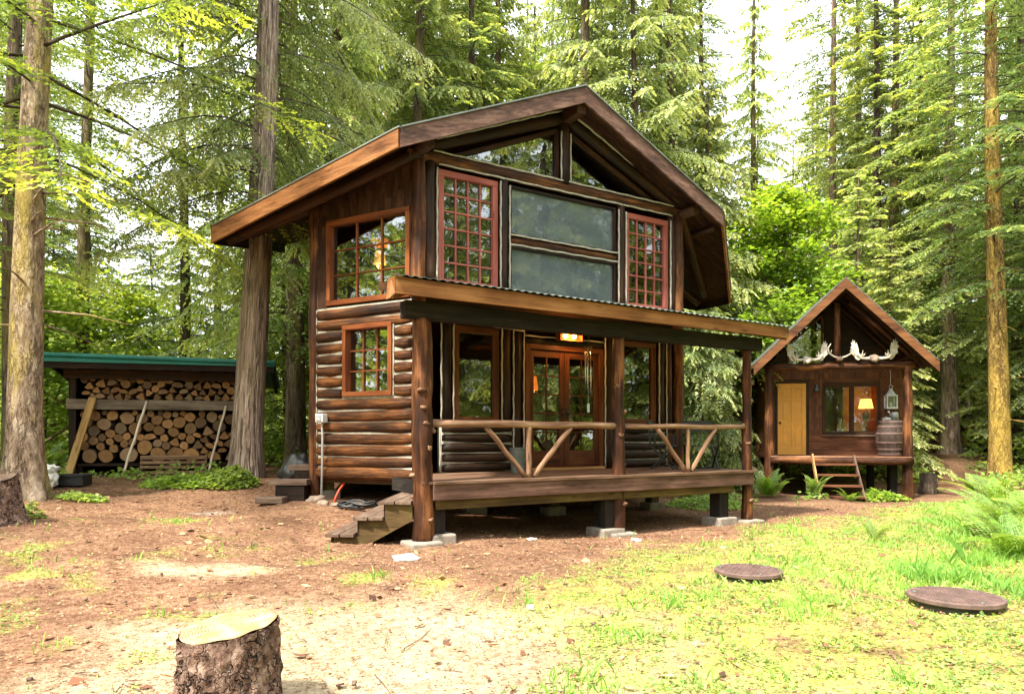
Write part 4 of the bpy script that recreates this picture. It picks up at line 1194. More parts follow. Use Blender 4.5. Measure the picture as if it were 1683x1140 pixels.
def tub():
    x, y = T(105, 13.3), 13.3; z = gz(x, y)
    o = thing('black_tub', 'black plastic tub on the ground at the foot of the leaning plank', 'tub', (x, y, z), .15)
    b = MB(); b.box(-.42, .42, -.2, .2, 0, .03); b.box(-.42, -.40, -.2, .2, .03, .20); b.box(.40, .42, -.2, .2, .03, .20); b.box(-.40, .40, -.2, -.18, .03, .20); b.box(-.40, .40, .18, .2, .03, .20)
    b.build('body', M['tarp'], o, bevel=.008); b = MB(); b.box(-.45, .45, -.23, -.201, .18, .21); b.box(-.45, .45, .201, .23, .18, .21); b.build('rim', M['tarp'], o)
    x, y = T(78, 12.9), 12.9; z = gz(x, y)
    b = MB(); b.blob((0, 0, .17), (.17, .14, .18), 4, .5, freq=2.2); b.blob((.05, 0, .36), (.16, .10, .09), 3, .6, freq=2.5)
    s = b.build('white_sack', M['sack'], None, smooth=True); s.location = (x, y, z); tag(s, 'crumpled white sack beside the big left trunk and black tub', 'sack')
tub()

# ------------------------------------------------------------------ small cabin
CA = radians(-12); COX, COY = 9.08, 19.5; CSX = .86
CAB = thing('small_cabin', 'small brown cabin with steep gable, ochre door and antlers over its porch', 'cabin', (COX, COY, 0), CA)
CAB.scale = (CSX, 1, 1)
CM = Matrix.Translation((COX, COY, 0)) @ Matrix.Rotation(CA, 4, 'Z') @ Matrix.Diagonal((CSX, 1, 1, 1))
cg = lambda x, y: gz(*(CM @ Vector((x, y, 0))).xy)
def build_cabin():
    # floor and porch
    b = MB(); y = -.1
    while y < 1.5:
        b.box(-2.0, 2.05, y, y + .14, .84, .885); y += .146
    fl = b.build('porch_floor', M['siding'], CAB)
    b = MB(); b.tube([(-2.10 + 4.25 * i / 14, -.17, .77 + .01 * sin(i)) for i in range(15)], .105, 12, rough=.1); b.build('edge_log', M['post'], fl, smooth=True)
    b = MB(); b.tube([(-2.08, -.17, .875), (2.12, -.17, .865)], .03, 8); b.build('edge_board', M['rail'], fl)
    p = [(-2.10, .0, .15), (2.07, .0, .145)]
    for x, y, r in p:
        b = MB(); z0 = cg(x, y) - .1; n = 20
        b.tube([(x + .012 * sin(i), y, z0 + (3.36 - z0) * i / n) for i in range(n + 1)], [r * (1.05 - .15 * i / n) for i in range(n + 1)], 14, True, rough=.08)
        b.build('porch_post', M['post'], CAB, smooth=True)
    for x, y in ((-1.7, 1.5), (1.75, .35), (2.1, 1.5), (-1.7, 3.6), (2.1, 3.6), (0, 2.5)):
        MB().box(x - .1, x + .1, y - .1, y + .1, cg(x, y) - .1, .84).build('foundation_post', M['black'], CAB)
    b = MB(); b.tube([(-2.25 + 4.5 * i / 14, 0, 3.40 + .012 * sin(i * 1.3)) for i in range(15)], .10, 12, rough=.1); b.build('porch_beam', M['post'], CAB, smooth=True)
    cx = .04
    b = MB(); b.tube([(-.03, 0, 3.5), (-.02, 0, 4.3), (-.02, 0, 5.15)], [.11, .1, .1], 12, rough=.06); b.build('king_post', M['post'], CAB, smooth=True)
    # wall with openings at y=1.5
    Wm = frame((0, 1.5), (1, 0), (0, -1))
    dx0, dx1, dz1 = -1.58, -.63, 3.05; wx0, wx1, wz0, wz1 = -.05, 1.70, 1.50, 3.02
    b = MB()
    z = .88
    def course(x0, x1, z0, z1, k):
        x = x0
        while x < x1 - .001:
            w_ = min(random.uniform(.12, .22), x1 - x); b.box(x, x + w_ - .006, 0, .022 + random.uniform(0, .014), z0, z1 - .004, Wm, 2); x += w_
    while z < 3.4:
        z1 = z + .19
        if z > 1.40 or True:
            course(-1.84, dx0 - .09, z, z1, 0)
        if z1 <= wz0 + .01: pass
        elif z < wz1:
            course(dx1 + .09, wx0 - .05, z, z1, 0); course(wx1 + .05, 2.50, z, z1, 0)
        else:
            course(dx0 - .09, 2.50, z, z1, 0)
        z = z1
    b.build('shake_siding', M['siding'], CAB)
    b = MB()
    for i in range(4): b.box(dx1 + .09, 2.50, .0, .03 + .004 * (i % 2), .885 + i * .15, .885 + i * .15 + .145, Wm)
    b.build('plank_siding', M['siding'], CAB)
    b = MB(); b.box(-1.88, dx0, -.06, -.002, .8, 3.4, Wm); b.box(dx1, wx0, -.06, -.002, .8, 3.4, Wm); b.box(wx1, 2.50, -.06, -.002, .8, 3.4, Wm)
    b.box(dx0, dx1, -.06, -.002, dz1, 3.4, Wm); b.box(wx0, wx1, -.06, -.002, .8, wz0, Wm); b.box(wx0, wx1, -.06, -.002, wz1, 3.4, Wm)
    b.box(-1.88, -1.82, -3.2, -.06, .8, 3.4, Wm); b.box(2.44, 2.50, -3.2, -.06, .8, 3.4, Wm); b.box(-1.88, 2.50, -3.26, -3.2, .8, 3.4, Wm); b.box(-1.88, 2.50, -3.2, -.06, .78, .84, Wm)
    b.build('wall', M['siding'], CAB)
    # gable of the wall: dark boards left and right of a glazed middle
    ax = .1
    b = MB(); b.prism([(-2.0, 1.5, 3.4), (-1.28, 1.5, 3.4), (-1.28, 1.5, 4.2)], (0, .05, 0)); b.build('gable_board', M['dark'], CAB); b = MB(); b.prism([(-.05, 1.5, 3.4), (2.45, 1.5, 3.4), (2.4, 1.5, 3.5), (ax, 1.5, 5.5), (-.05, 1.5, 5.3)], (0, .05, 0))
    b.build('gable_board', M['dark'], CAB)
    b = MB(); f0 = [Vector(q) for q in ((-1.22, 1.5, 3.45), (-.11, 1.5, 3.45), (-.11, 1.5, 5.05), (-1.22, 1.5, 4.2))]
    for i in range(4): b.beam(f0[i], f0[(i + 1) % 4], .06, .06, (0, 1, 0))
    g_ = b.build('gable_window', M['siding'], CAB); MB().prism([q + Vector((0, .02, 0)) for q in f0], (0, .006, 0)).build('pane', M['glasscab'], g_)
    # door
    b = MB(); b.box(dx0 - .09, dx0, -.05, .045, .885, dz1 + .09, Wm); b.box(dx1, dx1 + .09, -.05, .045, .885, dz1 + .09, Wm); b.box(dx0, dx1, -.05, .044, dz1, dz1 + .09, Wm)
    b.build('door_frame', M['soffit'], CAB)
    b = MB(); w = dx1 - dx0
    # raised-and-fielded door: stiles, rails, six sunk panels
    xs = (dx0 + .003, dx0 + .14, dx0 + .455, dx0 + .545, dx1 - .14, dx1 - .003); zs = (.895, 1.13, 1.78, 1.93, 2.52, 2.62, 2.90, dz1 - .004)
    for x0, x1 in ((xs[0], xs[1]), (xs[2], xs[3]), (xs[4], xs[5])): b.box(x0, x1, -.03, .012, zs[0], zs[7], Wm)
    for z0, z1 in ((zs[0], zs[1]), (zs[2], zs[3]), (zs[4], zs[5]), (zs[6], zs[7])):
        for x0, x1 in ((xs[1], xs[2]), (xs[3], xs[4])): b.box(x0, x1, -.03, .010, z0, z1, Wm)
    for z0, z1 in ((zs[1], zs[2]), (zs[3], zs[4]), (zs[5], zs[6])):
        for x0, x1 in ((xs[1], xs[2]), (xs[3], xs[4])): b.box(x0, x1, -.03, -.012, z0, z1, Wm); b.box(x0 + .045, x1 - .045, -.02, .004, z0 + .045, z1 - .045, Wm)
    d = b.build('door', M['yellow'], CAB, bevel=.004)
    b = MB(); b.blob(Wm @ Vector((dx0 + .075, .06, 1.86)), .038, 2, 0); b.tube([Wm @ Vector((dx0 + .075, .01, 1.86)), Wm @ Vector((dx0 + .075, .06, 1.86))], .014, 8); b.build('handle', M['blackpaint'], d, smooth=True)
    # window
    b = MB(); fw = .10; m = (wx0 + wx1) / 2 + .02
    b.box(wx0 - .05, wx1 + .05, -.05, .05, wz1 - fw, wz1 + .02, Wm); b.box(wx0 - .05, wx1 + .05, -.05, .06, wz0, wz0 + fw, Wm)
    for a in (wx0 - .05, m - .07, wx1 - .05): b.box(a, a + (.14 if a == m - .07 else .10), -.05, .045, wz0 + fw, wz1 - fw, Wm)
    wd = b.build('window', M['soffit'], CAB, bevel=.005)
    for x0, x1 in ((wx0 + .05, m - .07), (m + .07, wx1 - .05)):
        MB().box(x0 - .005, x1 + .005, -.022, -.016, wz0 + fw - .005, wz1 - fw + .005, Wm).build('pane', M['glasscab'], wd)
    MB().box(wx0 - .1, wx1 + .1, .0, .10, wz0 - .05, wz0 - .004, Wm).build('sill', M['step'], wd)
    b = MB(); b.box(-1.8, 2.43, -.06, 0, .85, 3.3, frame((0, 4.5), (1, 0), (0, -1))); b.box(.66, .70, -2.9, -.35, .85, 3.3, Wm); b.box(.70, 2.38, -1.25, -1.21, .85, 3.3, Wm); b.box(2.39, 2.43, -1.25, -.07, .85, 3.3, Wm)
    b.build('inner_wall', M['warm'], CAB)
    # roof
    ap, ez, xl, xr = 5.69, 3.40, -2.70, 2.68
    rl = lambda x: ap - (ap - ez) * abs(x - cx) / (cx - xl if x < cx else xr - cx)
    b = MB()
    for x in (xl, xr):
        b.prism([(cx, -.7, ap - .05), (x, -.7, ez - .05), (x, 4.9, ez - .05), (cx, 4.9, ap - .05)], (0, 0, .06))
    roof = b.build('roof', M['dark'], CAB)
    b = MB()
    for x in (xl, xr):
        n = 8
        for i in range(n):
            q0, q1 = i / n, (i + 1) / n + .03
            a0 = cx + (x - cx) * q0; a1 = cx + (x - cx) * min(q1, 1)
            b.prism([(a0, -.74, rl(a0) + .012), (a1, -.74, rl(a1) + .03), (a1, 4.92, rl(a1) + .03), (a0, 4.92, rl(a0) + .012)], (0, 0, .02))
    b.build('shingles', M['metal'], roof)
    b = MB(); h = .27
    for x in (xl, xr):
        b.prism([(cx, -.71, ap), (x, -.71, ez), (x, -.71, ez - h), (cx, -.71, ap - h)], (0, -.045, 0))
        d_ = Vector((x - cx, 0, ez - ap)).normalized()
    d_ = Vector((1, 0, -.85)).normalized()
    b.g = [(Vector(v).dot(d_), v[1], v[2]) if v[0] > cx else (Vector((-v[0], 0, v[2])).dot(d_), v[1], v[2]) for v in b.v]
    b.build('fascia', M['cabinfascia'], roof)
    b = MB()
    for x in (xl, xr):
        for y in (-.35, .05, .6, 1.2):
            s = 1 if x > cx else -1
            MB().beam((cx + s * .05, y, ap - .2), (x - s * .1, y, ez - .1), .07, .12, (0, 1, 0)).build('rafter', M['soffit'], roof)
    MB().beam((cx, -.6, ap - .26), (cx, 4.5, ap - .26), .14, .2).build('ridge_beam', M['soffit'], roof)
    for q in (xl + .55, xr - .55): MB().beam((q, -.55, rl(q) - .2), (q, 4.5, rl(q) - .2), .12, .14).build('purlin', M['soffit'], roof)
    b = MB(); b.tube([(cx + .3, -.05, ap - .55), (xr - .35, -.05, ez + .1)], .07, 10, rough=.06); b.build('gable_log', M['post'], CAB, smooth=True)
    b = MB(); b.tube([(xl + .2, -.3, ez - .15), (-2.15, .1, ez - .2), (-2.2, .15, 1.0), (-2.2, .15, cg(-2.2, .1))], .03, 8); b.build('downpipe', M['blackpaint'], CAB, smooth=True)
    # ladder steps
    st = MB(); z0 = cg(-.5, -1.0)
    for (xt, xb) in ((-.84, -1.02), (.46, .22)):
        pass
    sm = MB(); sm.beam((-.85, -.30, .93), (-.79, -1.02, z0 - .03), .05, .15, (0, -1, .4)); s1 = sm.build('step_stringer', M['new'], CAB)
    sm = MB(); sm.beam((.38, -.30, .90), (.50, -1.02, z0 - .03), .05, .15, (0, -1, .4)); sm.build('step_stringer', M['step'], CAB)
    for i, q in enumerate((.2, .46, .72, .98)):
        y = -.30 - .72 * q; z = .92 + (z0 + .06 - .92) * q; x0 = -.85 + .06 * q; x1 = .38 + .12 * q
        MB().box(x0 + .02, x1 - .02, y - .14, y + .14, z - .05, z).build('step_tread', M['siding'], CAB, bevel=.005)
    # little side rail on the right of the porch
    for q0, q1, r_ in (((2.10, .1, 1.75), (2.4, 1.45, 1.75), .045), ((2.25, .8, .9), (2.25, .8, 1.72), .05), ((2.1, .1, 1.0), (2.4, 1.45, 1.0), .04)):
        MB().tube([q0, q1], r_, 8, rough=.1).build('side_rail', M['post'], CAB, smooth=True)
build_cabin()
cw = lambda x, y, z: CM @ Vector((x, y, z))
tbl = thing('cabin_lamp', 'lit yellow table lamp behind the right pane of the small cabin window', 'lamp', cw(1.50, 2.15, .84), CA)
b = MB(); lathe(b, [(.20, 0), (.20, .03), (.03, .06), (.03, 1.1), (.09, 1.12), (.10, 1.3), (.03, 1.42), (.015, 1.5)], 16); b.build('stand', M['door'], tbl, smooth=True)
b = MB(); lathe(b, [(.21, 1.46), (.15, 1.74)], 24); b.build('lamp_shade', M['lampshade'], tbl, smooth=True)
point('bulb_light', (0, 0, 1.56), 300, (1, .36, .07), tbl, .1)

def barrel():
    p = cw(1.90, 1.0, .888)
    o = thing('barrel', 'old wooden barrel with metal hoops on the small cabin porch', 'barrel', p)
    prof = [(.30, 0), (.335, .2), (.375, .42), (.38, .52), (.375, .62), (.335, .85), (.30, 1.02), (.29, 1.02), (.28, .98), (0, .98)]
    b = MB(); n = 24
    lathe(b, prof, n * 2)
    # each stave a little proud or shy
    for i, v in enumerate(b.v):
        j = (i % (2 * n)) // 2; k = 1 + .012 * ((j * 7) % 3 - 1); b.v[i] = (v[0] * k, v[1] * k, v[2])
    b.build('body', M['barrel'], o)
    rf = lambda z: np.interp(z, [q[1] for q in prof[:7]], [q[0] for q in prof[:7]])
    for z in (.03, .17, .36, .62, .82, .96):
        b = MB(); lathe(b, [(rf(z) + .008, z), (rf(z + .05) + .008, z + .05), (rf(z + .05) - .01, z + .05), (rf(z) - .01, z), (rf(z) + .008, z)], 36); b.build('hoop', M['rust'], o)
    t1 = thing('watering_can', 'small grey metal can standing on the barrel top at the right', 'can', p + Vector((.12, -.02, 1.02)))
    b = MB(); lathe(b, [(.10, 0), (.09, .2), (.07, .24), (.0, .24)], 16); b.build('body', M['pipe'], t1, smooth=True)
    b = MB(); b.tube([(-.08, 0, .06), (-.16, -.02, .2), (-.2, -.03, .26)], [.025, .018, .03], 8); b.build('spout', M['pipe'], t1, smooth=True)
    t2 = MB(); t2.blob((0, 0, .05), (.12, .10, .06), 3, .4); q = t2.build('pale_bowl', M['stone'], None, smooth=True); q.location = p + Vector((-.13, -.05, 1.0)); tag(q, 'small pale heap of stones on the barrel top at the left', 'stones')
barrel()
def lantern():
    p = cw(2.03, 1.33, 2.28)
    o = thing('lantern', 'white framed lantern hanging on the small cabin wall above the barrel', 'lantern', p, CA)
    b = MB(); w = .13
    for x in (-w, w):
        for y in (-w, w): b.box(x - .015, x + .015, y - .015, y + .015, 0, .36)
    b.box(-w - .02, w + .02, -w - .02, w + .02, -.03, .02); b.box(-w - .02, w + .02, -w - .02, w + .02, .34, .37)
    lathe(b, [(.15, .37), (.06, .5), (.05, .54), (.0, .58)], 8); b.tube([(.05 * cos(a), 0, .61 + .05 * sin(a)) for a in np.linspace(0, 2 * pi, 13)], .008, 5, False); b.tube([(0, 0, .65), (0, .05, 1.1)], .006, 5)
    b.build('frame', M['white'], o); b = MB(); b.box(-w + .015, w - .015, -w + .015, w - .015, .02, .34); b.build('glass', M['glasscab'], o)
    b = MB(); lathe(b, [(.035, .02), (.035, .16)], 10); b.build('candle', M['stone'], o)
lantern()
def wall_light():
    p = cw(-.30, 1.44, 2.9); o = thing('wall_lamp', 'small dark unlit lamp on the small cabin wall between door and window', 'wall lamp', p, CA)
    b = MB(); lathe(b, [(.03, .1), (.04, .05), (.11, -.1), (.10, -.1), (.03, .03)], 16); b.build('shade', M['zinc'], o); b = MB(); b.tube([(0, .06, .08), (0, 0, .12), (0, 0, .08)], .012, 6); b.build('bracket', M['blackpaint'], o)
wall_light()

def moose_antlers(label, x0, x1, z0, hgt, tilt):
    cxm = (x0 + x1) / 2; hw_ = (x1 - x0) / 2 * CSX
    o = thing('moose_antlers', label, 'antlers', cw(cxm, -.13, z0), CA + tilt, 'antlers on the small cabin porch beam')
    b = MB(); b.blob((0, -.02, .08), (.13, .10, .10), 3, .4); b.blob((0, -.1, .02), (.07, .1, .06), 3, .3); b.build('skull_plate', M['rock'] if 'right' in label else M['ant'], o, smooth=True)
    for s in (-1, 1):
        b = MB()
        b.tube([(s * .06, 0, .09), (s * .2, -.03, .08), (s * hw_ * .55, -.05, .10), (s * hw_ * .72, -.05, .2)], [.045, .04, .042, .05], 10, rough=.1)
        # palm: a curved thin plate with points along its outer edge
        out = [(.60, .10), (.66, .30), (.66, .50), (.70, .68), (.74, .80), (.78, .72), (.82, .90), (.86, .80), (.90, .93), (.92, .78), (.98, .82), (.95, .64), (1.02, .62), (.95, .46), (.98, .34), (.88, .26), (.80, .14), (.70, .06)]
        k = len(out); n = len(b.v)
        for th in (0, 1):
            for (a, c) in out:
                curve = .22 * (a - .78) ** 2 * 6 * hw_ - .05 * c
                q = Vector((s * a * hw_, -.04 - curve + th * .028, c * hgt)); b.v.append(tuple(q)); b.g.append((c, a, th))
        b.f.append(tuple(range(n, n + k))); b.f.append(tuple(range(n + k, n + 2 * k))[::-1])
        for i in range(k): j = (i + 1) % k; b.f.append((n + i, n + j, n + k + j, n + k + i))
        for (tx, tz) in ((.52, .30), (.42, .22)):
            b.tube([(s * hw_ * .60, -.05, .12), (s * hw_ * (tx + .02), -.10, .18), (s * hw_ * tx, -.13, tz)], [.028, .02, .006], 7)
        b.build('antler', M['ant'], o)
moose_antlers('pale moose antlers on the cabin beam above the ochre door, left pair', -1.60, -.34, 3.50, .66, 0)
moose_antlers('pale moose antlers with dark skull on the cabin beam, right pair', .34, 1.74, 3.50, .66, 0)
def deer():
    o = thing('deer_antlers', 'small curved deer antlers at the foot of the cabin king post', 'antlers', cw(.02, -.14, 3.52), CA)
    b = MB(); b.blob((0, 0, .06), (.09, .07, .07), 3, .3); b.build('skull_plate', M['step'], o, smooth=True)
    for s in (-1, 1):
        b = MB(); b.tube([(s * .05, 0, .1), (s * .16, -.04, .13), (s * .30, -.1, .22), (s * .33, -.14, .36), (s * .26, -.16, .48)], [.025, .024, .02, .016, .006], 8)
        b.tube([(s * .26, -.08, .19), (s * .24, -.14, .30)], [.016, .005], 6); b.tube([(s * .33, -.14, .34), (s * .38, -.16, .42)], [.014, .004], 6)
        b.build('antler', M['ant'], o, smooth=True)
deer()

# ------------------------------------------------------------------ stumps, lids, brush pile
def stump_front():
    x, y = -1.462, 3.60; z = gz(x, y)
    o = thing('tree_stump', 'freshly cut tree stump with pale sawn top standing in sawdust', 'stump', (x, y, z))
    n = 72; b = MB(); rows = 26
    ot = b.off()
    H_ = .435
    def rad(a, q):
        r = (.243) * (1 + .035 * cos(2 * a + .6) + .03 * sin(3 * a)) * (1 + .16 * (1 - q) ** 2.2)
        return r
    topz = lambda a: H_ + .035 * cos(a - .5) 
    for i in range(rows + 1):
        q = i / rows
        for j in range(n):
            a = 2 * pi * j / n; r = rad(a, q)
            v = Vector((cos(a) * 3, sin(a) * 3, q * 2.2))
            pl = mnoise.voronoi(v * 1.9)[0]
            r += .022 * min(1, (pl[1] - pl[0]) * 2.2) - .012 + .012 * mnoise.noise(v * 4)
            zz = -.08 + (topz(a) + .08) * q
            b.v.append((r * cos(a), r * sin(a), zz)); b.g.append((zz + 3, cos(a) * .26, sin(a) * .26))
    for i in range(rows):
        for j in range(n):
            a = i * n + j; c = i * n + (j + 1) % n; b.f.append((a, c, c + n, a + n))
    b.build('bark', M['stumpbark'], o, smooth=True)
    b = MB(); k = 0; rings = 14
    for i in range(rings + 1):
        q = i / rings
        for j in range(n):
            a = 2 * pi * j / n; r = (rad(a, 1) - .012) * q
            zz = topz(a) * q + H_ * (1 - q) + (.004 + .004 * sin(r * cos(a - .7) * 40)) + (.012 if (r * sin(a - .5) > .07) else 0) * min(1, q * 2)
            b.v.append((r * cos(a), r * sin(a), zz)); b.g.append((0, r * cos(a), r * sin(a)))
    for i in range(rings):
        for j in range(n):
            a = i * n + j; c = i * n + (j + 1) % n; b.f.append((a, c, c + n, a + n))
    t = NT('fresh_cut_wood'); g = t.attr('gc').outputs['Vector']
    sp = t.n.new('ShaderNodeSeparateXYZ'); t.link(g, sp.inputs[0])
    r = t.math('SQRT', t.math('ADD', t.math('POWER', sp.outputs[1], 2.0), t.math('POWER', sp.outputs[2], 2.0)), 0)
    nz = t.noise(g, 9, 5, .6); rg = t.n.new('ShaderNodeMath'); rg.operation = 'SINE'; t.link(t.math('ADD', t.math('MULTIPLY', r, 420.0), t.math('MULTIPLY', nz, 8.0)), rg.inputs[0])
    c = t.ramp(t.range(rg.outputs[0], -1, 1), [(0, (.085, .045, .018)), (.4, (.30, .205, .085)), (1, (.38, .27, .12))])
    c = t.mix(t.range(nz, .45, .62, 0, .8), c, (.44, .35, .20))
    c = t.mix(t.range(r, .218, .238, 0, .8), c, (.30, .15, .07))
    saw = t.noise(t.scale(g, (1, 6, 90)), 1.0, 3, .6)
    c = t.mix(t.range(saw, .36, .48, .55, 0), c, (.13, .075, .03))
    an = t.n.new('ShaderNodeMath'); an.operation = 'ARCTAN2'; t.link(sp.outputs[1], an.inputs[0]); t.link(sp.outputs[2], an.inputs[1])
    rc = t.math('ABSOLUTE', t.math('SINE', t.math('ADD', t.math('MULTIPLY', an.outputs[0], 2.5), t.math('MULTIPLY', nz, 1.6)), 0), 0)
    c = t.mix(t.math('MULTIPLY', t.range(rc, .0, .035, 1, 0), t.range(r, .05, .2)), c, (.05, .025, .012))
    t.link(c, t.b.inputs['Base Color']); t.b.inputs['Roughness'].default_value = .8; t.bump(saw, .4, .01)
    b.build('sawn_top', t.m, o, smooth=True)
stump_front()

def old_stump():
    x, y = T(-6, 9.0), 9.0; z = gz(x, y)
    o = thing('old_stump', 'dark weathered stump with ragged bark beside the lichen-covered fir', 'stump', (x, y, z))
    n = 60; rows = 24; b = MB(); H_ = .62
    for i in range(rows + 1):
        q = i / rows
        for j in range(n):
            a = 2 * pi * j / n
            r = .24 * (1 + .45 * (1 - q) ** 2 * (1 + .5 * sin(3 * a + .4) + .3 * sin(5 * a)))
            v = Vector((cos(a) * 2.4, sin(a) * 2.4, q * .9)); r += .04 * mnoise.noise(v * 2.2) + .018 * mnoise.noise(v * 6)
            b.v.append((r * cos(a), r * sin(a), -.1 + (H_ + .1 + .05 * sin(2 * a)) * q)); b.g.append((q * .7, cos(a) * .3, sin(a) * .3))
    for i in range(rows):
        for j in range(n): a = i * n + j; c = i * n + (j + 1) % n; b.f.append((a, c, c + n, a + n))
    b.build('bark', M['stumpbark'], o, smooth=True)
    c = MB(); c.prism([(.225 * cos(2 * pi * j / n), .225 * sin(2 * pi * j / n), H_ - .02 + .05 * sin(4 * pi * j / n)) for j in range(n)], (0, 0, .012)); c.build('cut_top', M['step'], o)
old_stump()
def cabin_stump():
    x, y = T(1525, 20.6), 20.6; z = gz(x, y)
    b = MB(); b.tube([(0, 0, -.1), (0, 0, .1), (.01, 0, .35), (.0, .0, .60)], [.27, .24, .22, .21], 16, True, rough=.15); o = b.build('mossy_stump', M['darkbark'], None, smooth=True); o.location = (x, y, z)
    tag(o, 'short dark mossy stump right of the small cabin porch', 'stump')
cabin_stump()

def lid(label, px, py, r):
    Y = EYE * 1150 / (py - 718); x = T(px, Y); z = gz(x, Y)
    o = thing('tank_lid', label, 'lid', (x, Y, z), .3, 'round tank lids in the grass')
    b = MB(); lathe(b, [(r, 0.045), (r, .075), (r - .008, .082), (0, .082)], 64); b.build('cover', M['rust'], o, smooth=False)
    b = MB(); lathe(b, [(r * .93, -.08), (r * .95, .044), (0, .044)], 48); b.build('riser', M['blackpaint'], o)
    b = MB()                                            # raised tread bars
    s = r / 9.0; k = 0
    for i in range(-9, 10):
        for j in range(-9, 10):
            cx_, cy_ = i * s, j * s
            if math.hypot(cx_, cy_) < r * .92:
                q = .38 * s
                if (i + j) % 2: b.box(cx_ - q, cx_ + q, cy_ - q * .35, cy_ + q * .35, .081, .087)
                else: b.box(cx_ - q * .35, cx_ + q * .35, cy_ - q, cy_ + q, .081, .087)
    b.build('tread_pattern', M['rust'], o)
    b = MB()
    for a in (.3, 2.4, 4.5): b.blob(((r - .06) * cos(a), (r - .06) * sin(a), .086), (.018, .018, .008), 2, 0)
    b.build('bolt', M['zinc'], o)
lid('flat round rust-brown tank lid in the grass nearer the porch', 1230, 948, .335)
lid('larger round rust-brown tank lid with black rim, farther from the porch', 1570, 993, .365)

def brush_pile():
    rr = random.Random(4); cx_, cy_ = T(1612, 31), 31
    o = thing('brush_pile', 'heap of cut branches and pale split wood in the woods behind the yellow trunk', 'brush pile', (cx_, cy_, gz(cx_, cy_)))
    b = MB(); c = MB()
    for i in range(170):
        a = rr.uniform(0, 6.28); r = rr.uniform(0, 1) ** .6; x = cos(a) * r * 3.6; y = sin(a) * r * 1.6; h = (1 - r) * 1.1 + rr.uniform(0, .3)
        z = gz(cx_ + x, cy_ + y) - gz(cx_, cy_) + h
        d = Vector((rr.uniform(-1, 1), rr.uniform(-.6, .6), rr.uniform(-.35, .35))).normalized() * rr.uniform(.4, 1.1)
        (b if i % 2 else c).tube([Vector((x, y, z)) - d, Vector((x, y, z)) + d], rr.uniform(.03, .10), 6, True)
    b.build('branches', M['pinkbark'], o, smooth=True); c.build('split_wood', M['new'], o, smooth=True)
brush_pile()

# ------------------------------------------------------------------ foliage
def unit(a): return a / np.maximum(np.linalg.norm(a, axis=-1, keepdims=True), 1e-9)

def sprays(bases, dirs, lens, ups, m, leafl, leafw, ang, rng, tip0, hang=0.0):
    """leaflets on both sides of every twig -> quads, tip value, random value"""
    Tn = len(bases); sides = unit(np.cross(dirs, ups))
    Qs = []; tips = []; rn = []
    for k in range(m):
        q = (k + .6) / m
        p = bases + dirs * (lens * q)[:, None]; p[:, 2] -= hang * lens * q * q
        for sg in (-1, 1):
            l = leafl * (1.15 - .65 * q) * rng.uniform(.7, 1.3, Tn)
            a = ang * rng.uniform(.75, 1.25, Tn)
            d = unit(dirs * np.cos(a)[:, None] + sides * (sg * np.sin(a))[:, None] + rng.normal(0, .16, (Tn, 3)) + np.array([0, 0, -hang * .8]))
            s = unit(np.cross(d, ups + rng.normal(0, .5, (Tn, 3)))) * (leafw * rng.uniform(.7, 1.3, Tn))[:, None]
            dl = d * l[:, None]
            Qs.append(np.stack([p, p + dl * .45 + s, p + dl, p + dl * .45 - s], 1))
            tips.append(np.clip(tip0 * .55 + .45 * q, 0, 1)); rn.append(rng.random(Tn))
    l = leafl * .9; d = dirs + np.array([0, 0, -hang]); d = unit(d)
    p = bases + dirs * (lens * .95)[:, None]; p[:, 2] -= hang * lens * .9
    s = sides * leafw
    Qs.append(np.stack([p, p + d * l * .45 + s, p + d * l, p + d * l * .45 - s], 1)); tips.append(np.clip(tip0 * .55 + .45, 0, 1)); rn.append(rng.random(Tn))
    return np.concatenate(Qs), np.concatenate(tips), np.concatenate(rn)

